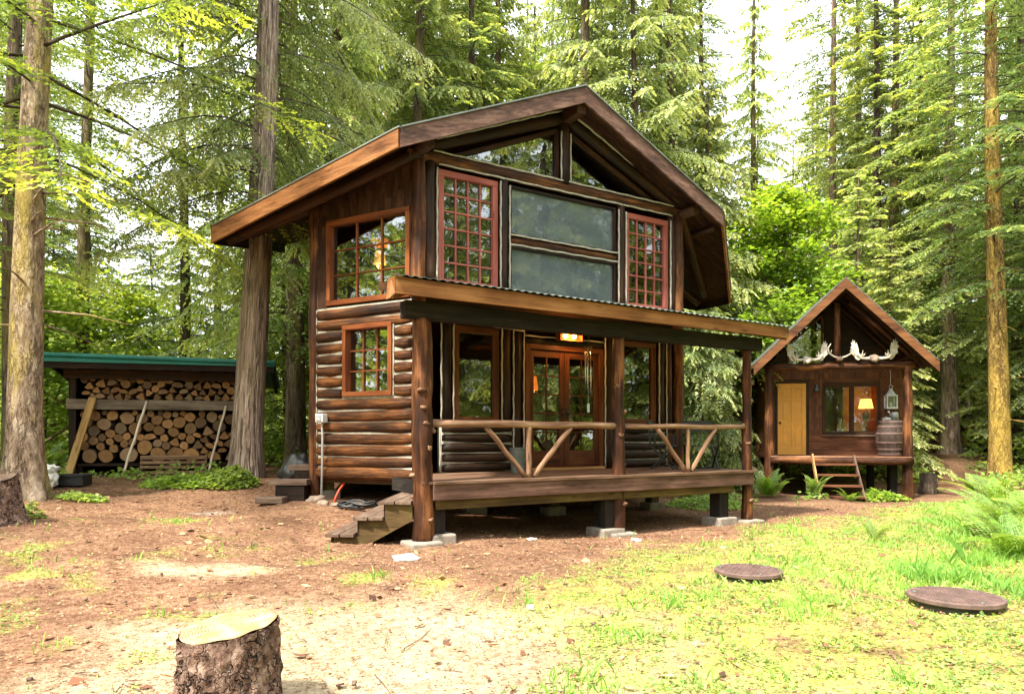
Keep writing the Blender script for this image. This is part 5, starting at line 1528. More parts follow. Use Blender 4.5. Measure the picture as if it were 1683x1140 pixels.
def conifer(seed, H, zc, nb, lenf, elev, droop, style, r0, fine=1.0, lean=(0, 0), top_r=.25, side=None):
    """returns limb mesh builder and leaf arrays; z measured from the tree's foot"""
    rng = np.random.default_rng(seed); rr = random.Random(seed)
    limb = MB(); B = []; D = []; L = []; U = []; TP = []
    def axis(z):
        q = z / H; return np.array([lean[0] * q + .06 * sin(q * 7 + seed), lean[1] * q + .06 * cos(q * 6 + seed), z])
    for i in range(nb):
        q = ((i + rr.random()) / nb) ** (1.0)
        z = zc + (H - zc) * q
        ln = lenf(q) * rr.uniform(.65, 1.2)
        if ln < .25: continue
        az = i * 2.399 + rr.uniform(-.5, .5)
        if side is not None: az = side[0] + (az % (2 * pi) - pi) * side[1]
        h = np.array([cos(az), sin(az), 0]); sd = np.array([-sin(az), cos(az), 0])
        e = elev(q) + rr.uniform(-.12, .12); dr = droop(q) * rr.uniform(.7, 1.3)
        k = 7; cv = rr.uniform(-.25, .25)
        tt = np.linspace(0, 1, k)
        P = axis(z) + h * (ln * tt)[:, None] + sd * (ln * cv * tt * tt)[:, None]
        P[:, 2] += ln * (e * tt - dr * tt ** 2 + (.14 if style != 'cedar' else .22) * dr * tt ** 4)
        limb.tube([tuple(p) for p in P], [max(.005, .006 * ln + .008) * (1 - .85 * t_) for t_ in tt], 5, False)
        step = (.105 if style == 'cedar' else .12) / fine
        nt = max(3, int(ln * .88 / step))
        for j in range(nt):
            t_ = .10 + .9 * (j + rr.random()) / nt
            f = t_ * (k - 1); i0 = min(int(f), k - 2); p = P[i0] + (P[i0 + 1] - P[i0]) * (f - i0)
            tan = P[i0 + 1] - P[i0]; tan = tan / np.linalg.norm(tan)
            s2 = np.cross(tan, [0, 0, 1]); s2 /= np.linalg.norm(s2) + 1e-9
            sg = 1 if (j % 2) else -1
            a = rr.uniform(.7, 1.15)
            if rr.random() < .06: continue
            d = tan * cos(a) + s2 * sg * sin(a) + np.array([0, 0, rr.uniform(-.25, .10) - (.45 if style == 'cedar' else .08)])
            d /= np.linalg.norm(d)
            B.append(p); D.append(d); L.append(ln * (.30 if ln > 1.5 else .38) * (1.15 - .75 * t_) * rr.uniform(.6, 1.25) + .08)
            U.append(np.array([0, 0, 1]) + np.array([rr.gauss(0, .18), rr.gauss(0, .18), 0])); TP.append(t_)
        B.append(P[-1]); D.append(unit(P[-1] - P[-2])); L.append(.12 + .08 * ln); U.append(np.array([0, 0, 1.])); TP.append(1.0)
    B, D, U = np.array(B), np.array(D), np.array(U); L = np.array(L); TP = np.array(TP)
    return limb, (B, D, L, U, TP), axis, rng

def trunk_mesh(b, H, r0, axis, flare=.35, n=18, taper=.8, lobes=5, ph=0.0, z0=-.3):
    zs = [z0, -.05, .08, .2, .35, .6, .9, 1.3, 1.8] + list(np.linspace(2.4, H, max(8, int(H / .7))))
    o = b.off(); base = len(b.v); k = len(zs)
    for z in zs:
        c = axis(max(z, 0)); r = r0 * (1 - taper * max(z, 0) / H) * (1 + flare * math.exp(-max(z, 0) * 2.6))
        for j in range(n):
            a = 2 * pi * j / n
            lob = 1 + flare * .45 * math.exp(-max(z, 0) * 2.0) * sin(lobes * a + ph) + .05 * mnoise.noise(Vector((cos(a) * 1.2 + o[0], sin(a) * 1.2, z * 1.4)))
            q = (c[0] + r * lob * cos(a), c[1] + r * lob * sin(a), z)
            b.v.append(q); b.g.append((z + o[0], cos(a) * r0, sin(a) * r0))
    for i in range(k - 1):
        for j in range(n):
            a = base + i * n + j; c = base + i * n + (j + 1) % n; b.f.append((a, c, c + n, a + n))

def make_tree(name, label, cat, x, y, kind, seed, H, zc, nb, Lmax, r0, barkm, leafm, fine=1.0, lean=(0, 0), flare=.35, group=None, side=None, leafscale=1.0, Lmin=.3, stubs=0, shape=None):
    z = gz(x, y); nb = int(nb * 1.75); fine = fine * 1.45 * (1.5 if y < 20.5 else 1.25); leafscale *= .62 if y < 20.5 else .78; mm = 9 if y < 20.5 else 7
    root = thing(name, label, cat, (x, y, z), 0, group)
    if shape is None: shape = lambda q: (Lmin + (Lmax - Lmin) * (1 - q) ** .8) * (1 if q > .12 else .75 + q * 2)
    if kind == 'fir':
        limb, A, axis, rng = conifer(seed, H, zc, nb, shape, lambda q: -.05 + .35 * q, lambda q: .30, 'fir', r0, fine, lean, side=side)
        Q, tp, rn = sprays(*A[:4], mm, .165 * leafscale, .030 * leafscale, .85, rng, A[4], .03)
    elif kind == 'hemlock':
        limb, A, axis, rng = conifer(seed, H, zc, nb, shape, lambda q: .02 + .3 * q, lambda q: .42, 'fir', r0, fine, lean, side=side)
        Q, tp, rn = sprays(*A[:4], mm, .15 * leafscale, .028 * leafscale, .9, rng, A[4], .12)
    else:
        limb, A, axis, rng = conifer(seed, H, zc, nb, shape, lambda q: .12 + .45 * q, lambda q: .75, 'cedar', r0, fine, lean, side=side)
        Q, tp, rn = sprays(*A[:4], mm + 1, .165 * leafscale, .030 * leafscale, .6, rng, A[4], .35)
    tb = MB(); trunk_mesh(tb, H, r0, axis, flare, ph=seed)
    rr = random.Random(seed)
    for i in range(stubs):                               # bare dead branch stubs on the lower trunk
        zz = rr.uniform(1.8, max(zc, 2.5) + 1); a = rr.uniform(0, 6.28); c = axis(zz); ln = rr.uniform(.25, 1.5); r = r0 * (1 - .8 * zz / H)
        d = np.array([cos(a), sin(a), rr.uniform(-.25, .15)])
        tb.tube([tuple(c + d * r * .8), tuple(c + d * (r + ln * .5)), tuple(c + d * (r + ln) + np.array([0, 0, -.08 * ln]))], [.022, .014, .004], 5, False)
    tk = tb.build('trunk', barkm, root, smooth=True)
    lb = limb.build('branches', M['darkbark'], tk, smooth=True); lb['kind'] = 'stuff'
    quads_obj('crown', Q, leafm, root, {'tip': tp, 'rnd': rn})
    return root

def make_maple(name, label, x, y, seed, H, zc, Rm, r0, leafm, n_leaf, ls=.13, group=None):
    rng = np.random.default_rng(seed); rr = random.Random(seed)
    root = thing(name, label, 'tree', (x, y, gz(x, y)), 0, group)
    b = MB(); axis = lambda z: np.array([.25 * sin(z * .4 + seed), .2 * cos(z * .35 + seed), z])
    trunk_mesh(b, H * .8, r0, axis, .25, 12)
    C = []; 
    nb = 34
    for i in range(nb):
        q = i / nb; z = zc + (H * .8 - zc) * q; az = i * 2.4 + rr.uniform(-.4, .4); ln = Rm * (1.05 - .6 * q) * rr.uniform(.6, 1.15)
        p = axis(z); h = np.array([cos(az), sin(az), rr.uniform(.15, .65)])
        pts = [p, p + h * ln * .35, p + h * ln * .7 + [0, 0, .05 * ln], p + h * ln + [0, 0, -.05 * ln]]
        b.tube([tuple(a) for a in pts], [.03 + .008 * ln, .022, .014, .006], 5, False)
        for t_ in np.linspace(.3, 1, 6):
            for k in range(2):
                C.append(p + h * ln * t_ + rng.normal(0, .16 + .10 * ln * t_, 3) * [1, 1, .6])
    b.build('trunk', M['bark'], root, smooth=True)
    C = np.array(C); per = max(4, n_leaf // len(C)); N_ = per * len(C)
    P = np.repeat(C, per, 0) + rng.normal(0, 1, (N_, 3)) * np.array([.36, .36, .17]) * (.6 + .4 * rng.random((N_, 1)))
    d = unit(rng.normal(0, 1, (N_, 3)) * [1, 1, .35]); up = unit(np.array([0, 0, 1.0]) + rng.normal(0, .45, (N_, 3)))
    s = unit(np.cross(d, up)); l = ls * rng.uniform(.6, 1.3, N_)
    Q = np.stack([P, P + d * (l * .4)[:, None] + s * (l * .52)[:, None], P + d * l[:, None], P + d * (l * .4)[:, None] - s * (l * .52)[:, None]], 1)
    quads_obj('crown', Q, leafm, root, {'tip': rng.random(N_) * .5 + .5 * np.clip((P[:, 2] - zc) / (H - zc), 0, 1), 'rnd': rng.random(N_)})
    return root
#TREES
# ---- single trees one can point at
FIRS = 'trees around the clearing'
make_tree('fir_tree', 'big fir with yellow lichen on its flared trunk, far left beside the woodshed', 'tree', -7.86, 11.32, 'fir', 3, 21, 4.9, 52, 4.4, .26, M['lichentrunk'], M['fir'], 1.0, (.5, .2), .55, stubs=14)
make_tree('cedar_tree', 'thick grey-barked cedar rising between the woodshed and the log cabin roof', 'tree', -5.36, 14.2, 'cedar', 5, 21, 5.5, 84, 3.6, .315, M['cedarbark'], M['cedar'], .9, (.75, .1), .30, stubs=5, side=(radians(135), .76))
make_tree('fir_tree', 'thin dark fir trunk just behind and left of the big lichen-covered fir', 'tree', T(18, 15.5), 15.5, 'fir', 8, 19, 4.5, 44, 2.8, .22, M['bark'], M['fir'], .8, (.2, .1), .3, stubs=16)
make_tree('fir_tree', 'slender dark trunked fir rising behind the left end of the woodshed roof', 'tree', T(137, 21), 21, 'fir', 9, 24, 6, 44, 2.8, .21, M['bark'], M['hemlock'], .75, (.3, 0), .3, stubs=16, leafscale=1.2)
make_tree('hemlock_tree', 'dense dark hemlock with thin trunk above the middle of the woodshed', 'tree', T(300, 22.5), 22.5, 'hemlock', 12, 19, 1.5, 56, 3.0, .19, M['darkbark'], M['hemlock'], .8, (0.05, 0), .3, leafscale=1.2)
make_tree('cedar_tree', 'gnarled cedar with dark branched trunk behind the left slope of the cabin roof', 'tree', T(556, 19.5), 19.5, 'cedar', 14, 22, 6.5, 56, 3.2, .30, M['darkbark'], M['cedar'], .75, (.1, 0), .3, leafscale=1.15)
make_tree('fir_tree', 'straight grey fir trunk behind the left roof slope, right of the gnarled cedar', 'tree', T(636, 27), 27, 'cedar', 15, 26, 9, 44, 2.8, .27, M['bark'], M['fir'], .6, (.1, 0), .3, leafscale=1.4, stubs=8)
make_tree('cedar_tree', 'loose grey-green cedar with thin trunk and rising limbs just right of the cabin roof peak', 'tree', T(1046, 23), 23, 'cedar', 17, 18.5, 4, 66, 4.3, .21, M['darkbark'], M['cedar'], .75, (-.1, 0), .3, leafscale=1.2)
make_tree('cedar_tree', 'broad cedar with hanging sprays behind the right slope of the log cabin roof', 'tree', T(1165, 25), 25, 'cedar', 18, 14, 1.0, 76, 3.2, .2, M['bark'], M['cedar'], .75, (0, 0), .3, leafscale=1.25)
make_tree('young_cedar', 'small bright cedar with drooping boughs behind the right end of the porch', 'tree', T(1150, 20.6), 20.6, 'cedar', 19, 6.2, .3, 46, 1.9, .09, M['bark'], M['cedar'], 1.0, (0, 0), .3, shape=lambda q: 1.9 * (1 - q) ** .8 + .2)
make_tree('tall_fir', 'tall pinkish fir trunk with a high crown, left of two above the small cabin', 'tree', T(1372, 32), 32, 'fir', 21, 27, 12, 40, 3.6, .26, M['pinkbark'], M['fir'], .6, (-.1, 0), .25, leafscale=1.5, stubs=18)
make_tree('tall_fir', 'tall brown fir trunk with a high crown, above the right slope of the small cabin', 'tree', T(1470, 30), 30, 'fir', 22, 26, 10.5, 40, 3.4, .26, M['pinkbark'], M['fir'], .6, (.05, 0), .25, leafscale=1.5, stubs=18)
make_tree('thin_fir', 'thin far fir in the sky gap left of the tall pinkish trunk', 'tree', T(1337, 38), 38, 'hemlock', 24, 19, 7, 44, 1.9, .14, M['bark'], M['hemlock'], .6, (0, 0), .25, leafscale=1.6)
make_tree('young_fir', 'young pointed fir standing behind the peak of the small cabin', 'tree', T(1412, 27), 27, 'hemlock', 25, 11.5, .5, 66, 2.6, .13, M['bark'], M['cedar'], .7, (0, 0), .25, leafscale=1.35)
make_tree('fir_tree', 'yellow-barked fir trunk right of the small cabin beside the ferns', 'tree', T(1641, 23), 23, 'hemlock', 27, 25, 6.0, 74, 4.2, .33, M['yellowbark'], M['hemlock'], .85, (-.35, 0), .4, leafscale=1.2, stubs=10)
make_tree('fir_tree', 'brown trunk standing in the undergrowth just right of the small cabin roof', 'tree', T(1560, 28), 28, 'hemlock', 28, 22, 3.6, 70, 3.8, .33, M['bark'], M['cedar'], .7, (.05, 0), .4, leafscale=1.35, stubs=10)
make_tree('fir_tree', 'dark trunk just behind and right of the yellow-barked fir', 'tree', T(1676, 27), 27, 'fir', 29, 24, 7, 50, 3.6, .26, M['darkbark'], M['hemlock'], .65, (0, 0), .4, leafscale=1.35, stubs=6)
make_tree('fir_tree', 'pale thin trunk between the brown trunk and the brush pile', 'tree', T(1588, 35), 35, 'hemlock', 30, 23, 6, 44, 2.8, .22, M['pinkbark'], M['hemlock'], .6, (0, 0), .3, leafscale=1.6)
make_maple('maple_tree', 'bright yellow-green maple between the log cabin and the small cabin', T(1290, 25), 25, 41, 12.5, 1.6, 3.0, .13, M['maple'], 26000, .15)
make_maple('maple_tree', 'sunlit maple crown showing behind the left side of the cabin roof peak', T(880, 29), 29, 42, 20, 8, 3.2, .18, M['maple'], 16000, .19)
make_maple('maple_tree', 'bright green maple right of the tall pinkish trunks behind the small cabin', T(1490, 36), 36, 43, 12, 2, 3.0, .14, M['maple'], 14000, .20)
make_maple('vine_maple', 'sunlit yellow-green vine maple left of the woodshed', T(60, 20), 20, 44, 6.5, .5, 2.6, .07, M['maple'], 14000, .13)
make_maple('vine_maple', 'bright vine maple standing behind the middle of the woodshed', T(215, 25), 25, 45, 7.0, .5, 2.8, .07, M['maple'], 12000, .15)
make_maple('vine_maple', 'small leafy maple at the right end of the log cabin behind the porch', T(1205, 26), 26, 46, 5.0, .4, 2.0, .06, M['maple'], 9000, .12)
make_maple('vine_maple', 'low leafy maple in the woods right of the brown trunk beside the small cabin', T(1600, 40), 40, 47, 6, .5, 3.2, .07, M['maple'], 9000, .2)

# ---- the rest of the woods: copies of four kinds, each tree its own object
far_kinds = []
def kind_tree(*a, **k):
    t_ = make_tree(*a, **k); far_kinds.append(t_); return t_
GFAR = 'conifers in the woods behind the cabins'
LF = ['tall straight fir in the woods behind the cabins', 'drooping cedar in the woods behind the cabins', 'dense hemlock in the woods behind the cabins', 'short young conifer in the woods behind the cabins']
kind_tree('fir_tree', LF[0], 'tree', T(760, 36), 36, 'fir', 51, 27, 8, 52, 3.2, .25, M['bark'], M['fir'], .95, (.2, 0), .25, GFAR, leafscale=1.2)
kind_tree('cedar_tree', LF[1], 'tree', T(480, 29), 29, 'cedar', 52, 22, 2.5, 76, 3.2, .26, M['bark'], M['cedar'], .9, (0, 0), .25, GFAR, leafscale=1.2)
kind_tree('hemlock_tree', LF[2], 'tree', T(360, 33), 33, 'hemlock', 53, 22, 2.5, 76, 3.2, .22, M['darkbark'], M['hemlock'], .9, (0, 0), .25, GFAR, leafscale=1.2)
kind_tree('young_conifer', LF[3], 'tree', T(250, 30), 30, 'hemlock', 54, 9, .4, 60, 2.4, .11, M['bark'], M['cedar'], .95, (0, 0), .25, GFAR, leafscale=1.2)
rr = random.Random(99)
FAR = [(40, 30, 0), (450, 52, 0), (520, 46, 2), (590, 38, 1), (700, 42, 2), (730, 30, 1), (800, 48, 1), (860, 40, 0), (985, 36, 1),
       (1030, 52, 0), (1085, 42, 2), (1120, 34, 1), (1245, 46, 2), (1300, 58, 0), (1395, 56, 2), (1430, 44, 1), (1530, 46, 2), (1580, 52, 0), (1630, 42, 1), (1670, 36, 2), (1720, 30, 1), (-30, 26, 2), (-90, 22, 1),
       (1480, 62, 0), (1620, 60, 2), (1350, 66, 2), (1740, 24, 2), (482, 19.5, 1), (612, 23, 1), (690, 22, 1), (772, 23, 2), (822, 25, 1), (962, 24, 1), (1103, 25, 1), (1010, 28, 2), (735, 33, 2), (880, 36, 2), (650, 40, 1), (560, 28, 2), (1150, 30, 2), (1410, 36, 1), (1510, 30, 1), (1660, 31, 1), (1440, 30, 2), (1345, 44, 1), (1500, 42, 2), (700, 25, 1), (795, 27, 1), (940, 28, 1), (990, 31, 2), (905, 38, 0), (600, 31, 1), (1085, 27, 2), (1240, 33, 1), (60, 25, 2), (1535, 37, 1), (1440, 38, 2), (1400, 42, 1),
       (20, 34, 3), (150, 26, 3), (395, 25, 3), (470, 22, 3), (1100, 30, 3), (1235, 30, 3), (1330, 34, 3), (1460, 25, 3), (1515, 33, 3), (1655, 30, 3), (1700, 26, 3), (1560, 40, 3), (430, 32, 3), (90, 24, 3), (1275, 38, 3), (310, 28, 3)]
def where(px):
    return ('left of the woodshed' if px < 60 else 'behind the woodshed' if px < 430 else 'behind the log cabin roof' if px < 1110 else 'between the two cabins' if px < 1290 else 'behind the small cabin' if px < 1540 else 'right of the small cabin')
for px, Y, k in FAR:
    x = T(px, Y); s = rr.uniform(.85, 1.15)
    c = copy_thing(far_kinds[k], (x, Y, gz(x, Y)), rr.uniform(0, 6.28), LF[k].replace('behind the cabins', where(px)), (s, s, s * rr.uniform(.92, 1.08)))
# woods to the sides and behind the camera: what the window panes mirror
SIDE = [(-19, 6, 0), (-22, 1, 1), (-17, -3, 2), (-24, 11, 2), (-15, 13.5, 1), (17, 3, 1), (21, 8, 0), (18, -3, 2), (24, 0, 1), (16, 9.5, 3), (22, 14, 2), (14, -9, 0), (19, -13, 1), (9, -16, 2), (2, -19, 1), (-7, -18, 0), (-14, -12, 2), (26, 5, 2), (28, -6, 0), (5, -24, 2), (-3, -25, 1), (13, -20, 0), (14, 6.5, 1), (19, 11, 1), (15, 0, 2), (20, 5, 2), (23, 4, 1), (26, 10, 1), (24, -4, 1), (17.5, 6, 0), (28, 2, 1), (21, -8, 2), (27, 15, 2), (-13, 9.2, 2), (-16, 3, 1), (-20, -7, 1), (-26, 5, 1), (10, -11, 1)]
for x, y, k in SIDE:
    s = rr.uniform(.9, 1.1)
    copy_thing(far_kinds[k], (x, y, gz(x, y)), rr.uniform(0, 6.28), 'conifer of the woods around the clearing, mirrored in the window panes', (s, s, s))['group'] = 'conifers mirrored in the windows'

# ---- far woods, undergrowth
def far_woods():
    rng = np.random.default_rng(77); n = 110000
    m = int(n * .55)
    ang = np.concatenate([rng.uniform(radians(-48), radians(48), m), rng.uniform(radians(48), radians(312), n - m)]); front = np.arange(n) < m
    d = np.where(front, rng.uniform(58, 82, n), rng.uniform(30, 44, n))
    x = np.sin(ang) * d; y = np.cos(ang) * d
    hmax = np.where(front, 3.5 + 7 * fbm(ang * 9 + 50, d * .05, 4) ** 1.2, 7 + 14 * fbm(ang * 12 + 50, d * .05, 4))
    z = ground(x, y) + rng.random(n) ** 1.3 * hmax
    P = np.stack([x, y, z], 1); dd = unit(rng.normal(0, 1, (n, 3)) * [1, 1, .6]); up = unit(rng.normal(0, 1, (n, 3))); s = unit(np.cross(dd, up))
    l = rng.uniform(.5, 1.1, n)[:, None]
    Q = np.stack([P, P + dd * l * .45 + s * l * .22, P + dd * l, P + dd * l * .45 - s * l * .22], 1)
    o = quads_obj('far_woods', Q, M['shrub'], None, {'tip': rng.random(n) * .9, 'rnd': rng.random(n)}); tag(o, kind='stuff')
far_woods()

def clear_of(x, y):
    """False on the clearing, the paths and the footprints of the buildings"""
    hx = (x - FLX) * cos(HA) + (y - FLY) * sin(HA); hy = -(x - FLX) * sin(HA) + (y - FLY) * cos(HA)
    house = (hx > -2.2) & (hx < 7.8) & (hy > -3.5) & (hy < 7)
    sx = (x + 9.99) * cos(SHA) + (y - 14.8) * sin(SHA); sy = -(x + 9.99) * sin(SHA) + (y - 14.8) * cos(SHA)
    shed = (sx > -.1) & (sx < 4.8) & (sy > -.25) & (sy < 2.2)
    cx_ = (x - COX) * cos(CA) + (y - COY) * sin(CA); cy_ = -(x - COX) * sin(CA) + (y - COY) * cos(CA)
    cab = (cx_ > -2.4) & (cx_ < 3.2) & (cy_ > -1.6) & (cy_ < 5)
    path = np.abs(x - np.interp(y, [16, 20, 24, 30, 38], [10.5, 13.2, 14.9, 18.6, 23])) < .75
    return ~(house | shed | cab | path)
def undergrowth():
    rng = np.random.default_rng(31); n = 240000
    x = rng.uniform(-34, 36, n); y = 12 + 46 * rng.random(n) ** 1.5
    d = fbm(x * .45 + 7, y * .45, 4)
    edge = np.interp(x, [-30, -14, -11, -6.4, -4.6, -3, 5, 8, 11, 12.2, 14, 18, 30], [10, 11.5, 13.4, 13.5, 14.2, 15.2, 15.5, 17.5, 20.5, 21.2, 18.5, 17, 14])
    hgt = np.clip((d - .38) * 3.2, 0, 1) * np.clip((y - edge) / 2.0, 0, 1) * np.where(y > 24, 1.5, .75)
    hgt = np.where((x < -4.2) & (y < 15.3), np.minimum(hgt, .28), hgt)
    keep = (hgt > .04) & clear_of(x, y) & (y > edge)
    x, y, hgt = x[keep], y[keep], hgt[keep]; n = len(x)
    z = ground(x, y) + hgt * rng.random(n) ** .7 + .02
    P = np.stack([x, y, z], 1); dd = unit(rng.normal(0, 1, (n, 3)) * [1, 1, .45] + [0, 0, .12]); up = unit(np.array([0, 0, 1.]) + rng.normal(0, .5, (n, 3))); s = unit(np.cross(dd, up))
    l = (rng.uniform(.07, .17, n) * np.clip(y / 18, .7, 2.0))[:, None]
    Q = np.stack([P, P + dd * l * .45 + s * l * .36, P + dd * l, P + dd * l * .45 - s * l * .36], 1)
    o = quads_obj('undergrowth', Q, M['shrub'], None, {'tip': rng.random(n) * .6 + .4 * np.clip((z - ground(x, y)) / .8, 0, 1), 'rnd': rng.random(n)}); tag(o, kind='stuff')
undergrowth()

def leafy_patch(name, label, x, y, rx, ry, h, n, ls, seed, mat='shrub'):
    rng = np.random.default_rng(seed); a = rng.uniform(0, 6.283, n); r = np.sqrt(rng.random(n)); px = x + rx * r * np.cos(a); py = y + ry * r * np.sin(a)
    hh = h * (1 - r ** 2) * (.5 + fbm(px * 3, py * 3, 2)); z = ground(px, py) + .02 + hh * rng.random(n) ** .5
    P = np.stack([px - x, py - y, z - gz(x, y)], 1); dd = unit(rng.normal(0, 1, (n, 3)) * [1, 1, .4]); up = unit(np.array([0, 0, 1.]) + rng.normal(0, .4, (n, 3))); s = unit(np.cross(dd, up)); l = ls * rng.uniform(.6, 1.3, n)[:, None]
    Q = np.stack([P, P + dd * l * .45 + s * l * .4, P + dd * l, P + dd * l * .45 - s * l * .4], 1)
    o = quads_obj(name, Q, M[mat], None, {'tip': rng.random(n) * .8, 'rnd': rng.random(n)}); o.location = (x, y, gz(x, y)); tag(o, label, 'plant')
leafy_patch('ground_cover_plant', 'low dark green leafy plant in front of the pallet beside the big cedar', T(300, 13.3), 13.3, .8, .40, .15, 2000, .085, 1)
leafy_patch('ground_cover_plant', 'low leafy plant between the big cedar trunk and the pallet', T(375, 13.3), 13.3, .55, .4, .30, 1800, .085, 2)
leafy_patch('ground_cover_plant', 'flat low patch of green plants right of the big lichen-covered trunk', T(135, 11.4), 11.4, .40, .25, .10, 600, .06, 3)
leafy_patch('seedling', 'small bright yellow-green plant between the dark stump and the big left trunk', T(52, 9.6), 9.6, .15, .12, .22, 180, .07, 4, 'maple')
leafy_patch('ground_cover_plant', 'leafy plants under the right end of the log cabin beside the black porch pier', T(1165, 15.0), 15.0, .9, .7, .22, 1500, .08, 5, 'maple')
leafy_patch('ground_cover_plant', 'small green plants at the foot of the small cabin steps', T(1445, 18.7), 18.7, .8, .35, .28, 1100, .09, 6, 'maple')

# ---- ferns
def frond_quads(L, seed, n=30):
    rng = np.random.default_rng(seed); Q = []; tp = []
    t_ = np.linspace(0.08, 1, n)
    X = L * (t_ * .92); Z = L * (.78 * t_ - .62 * t_ ** 2.0)
    for i in range(n):
        w = L * .26 * (1 - t_[i]) ** .75 * min(1, .45 + 2.4 * t_[i]) + .012
        tan = np.array([1, 0, .78 - 1.24 * t_[i]]); tan /= np.linalg.norm(tan)
        for sg in (-1, 1):
            p = np.array([X[i], 0, Z[i]]); d = np.array([.42, sg, -.18]); d /= np.linalg.norm(d)
            m = 5
            for k in range(m):                              # each pinna is a row of small lobes
                q0 = k / m; q1 = (k + 1.15) / m
                wd = L * .027 * (1 - .75 * q0)
                a = p + d * w * q0; c = p + d * w * min(q1, 1.0); mid = (a + c) / 2
                Q.append([a, mid + tan * wd + rng.normal(0, .004, 3), c, mid - tan * wd + rng.normal(0, .004, 3)]); tp.append(.2 + .6 * q0 * t_[i] + .2 * rng.random())
    # stalk
    for i in range(n - 1):
        a = np.array([X[i], 0, Z[i]]); c = np.array([X[i + 1], 0, Z[i + 1]]); h = np.array([0, .004, 0])
        Q.append([a - h, a + h, c + h, c - h]); tp.append(.3)
    return np.array(Q), np.array(tp)
FRQ = [frond_quads(1.0, s) for s in (1, 2)]
FRM = []
for Q, tp in FRQ:
    FRM.append(quads_obj('frond', Q, M['fern'], None, {'tip': tp, 'rnd': np.random.default_rng(1).random(len(tp))}))
fm_used = [False, False]
def fern(label, x, y, L, nf, seed, up=0.0):
    rr = random.Random(seed); o = thing('fern', label, 'fern', (x, y, gz(x, y)), 0)
    for i in range(nf):
        k = i % 2
        if fm_used[k]: f = FRM[k].copy(); COL.objects.link(f)
        else: f = FRM[k]; fm_used[k] = True
        f.parent = o; s = L * rr.uniform(.75, 1.15)
        f.rotation_euler = (rr.uniform(-.25, .25), -rr.uniform(.0, .55) - up, 6.283 * i / nf + rr.uniform(-.3, .3)); f.scale = (s, s, s)
fern('large pale green fern nearest the camera in the fern thicket', T(1672, 8.4), 8.4, 1.05, 11, 1, .05)
fern('large bright fern behind the nearest one in the fern thicket', T(1672, 9.8), 9.8, 1.2, 11, 2, .15)
fern('wide pale fern under the yellow-barked trunk', T(1645, 12.0), 12.0, 1.2, 11, 3, .2)
fern('fern at the outer left of the fern thicket below the yellow-barked trunk', T(1622, 10.6), 10.6, .9, 10, 14, .05)
fern('fern rising behind and right of the nearest fern in the fern thicket', T(1720, 9.0), 9.0, 1.2, 11, 15, .2)
fern('single tall fern in the grass in front of the small cabin', T(1437, 10.0), 10.0, .55, 4, 4, .30)
fern('bright fern left of the small cabin steps, beside the porch post', T(1262, 18.4), 18.4, .85, 14, 5, .3)
fern('bright fern touching the left stringer of the small cabin steps', T(1338, 18.3), 18.3, .75, 12, 6, .45)
fern('low fern in front of the small cabin steps', T(1395, 17.9), 17.9, .5, 9, 7, .1)
fern('fern behind the right end of the log cabin porch', T(1125, 17.0), 17.0, .9, 12, 8, .3)
fern('fern in the undergrowth right of the dark mossy stump', T(1600, 21.5), 21.5, .8, 12, 9, .2)
fern('yellow-green fern in the shade left of the woodshed', T(85, 16.5), 16.5, .9, 12, 10, .3)

# ---- grass and litter
def grass():
    rng = np.random.default_rng(8); n = 620000
    x = rng.uniform(-9, 15, n); y = 2.6 + 18 * rng.random(n) ** 1.25
    g_, s_, a_, d_ = zones(x, y)
    sd = grass_side(x, y)
    lush = np.clip((sd - .8) / 3.2, 0, 1) * np.clip((y - 4.5) / 4.0, .12, 1) * np.clip((fbm(x * 1.1 + 3, y * 1.1 + 8, 3) - .25) * 2.6, .1, 1)
    tuft = np.clip((fbm(x * 2.2 + 61, y * 2.2 + 5, 3) - .58) * 7, 0, 1)
    prob = g_ * (.16 + 1.2 * lush) * .85 + tuft * .14 * (g_ > .25) + .006
    prob = prob * (y < 16.5)
    hx = (x - FLX) * cos(HA) + (y - FLY) * sin(HA); hy = -(x - FLX) * sin(HA) + (y - FLY) * cos(HA)
    prob = np.where((hx > -1.5) & (hx < 5.9) & (hy > -2.2), 0, prob)
    for lx, ly, lr in ((2.44, 7.15, .36), (3.81, 5.98, .39), (-1.46, 3.6, .36)): prob = np.where(np.hypot(x - lx, y - ly) < lr, 0, prob)
    k = rng.random(n) < prob; x, y, lush, tuft = x[k], y[k], lush[k], tuft[k]; n = len(x)
    h = (.016 + .105 * lush + .06 * tuft) * rng.uniform(.5, 1.7, n); h *= np.where(rng.random(n) < .04 * lush, 2.2, 1)
    z = ground(x, y) + (fbm(x * 1.7, y * 1.7, 4) - .5) * .07 - .012
    P = np.stack([x, y, z], 1); az = rng.uniform(0, 6.283, n); w = (.0022 + .0022 * rng.random(n) + .0004 * y)[:, None]
    s = np.stack([np.cos(az), np.sin(az), 0 * az], 1); ln = np.stack([-np.sin(az), np.cos(az), 0 * az], 1) * rng.normal(0, .55, n)[:, None]
    hh = h[:, None]; U = np.array([0, 0, 1.])
    Q = np.stack([P - s * w, P + s * w, P + U * hh * .6 + ln * hh * .35 + s * w * .7, P + U * hh + ln * hh], 1)
    o = quads_obj('grass', Q, M['grass'], None, {'tip': np.clip(rng.random(n) * .9 + .15 - .25 * lush - .35 * tuft, 0, 1), 'rnd': rng.random(n)}); tag(o, kind='stuff')
grass()
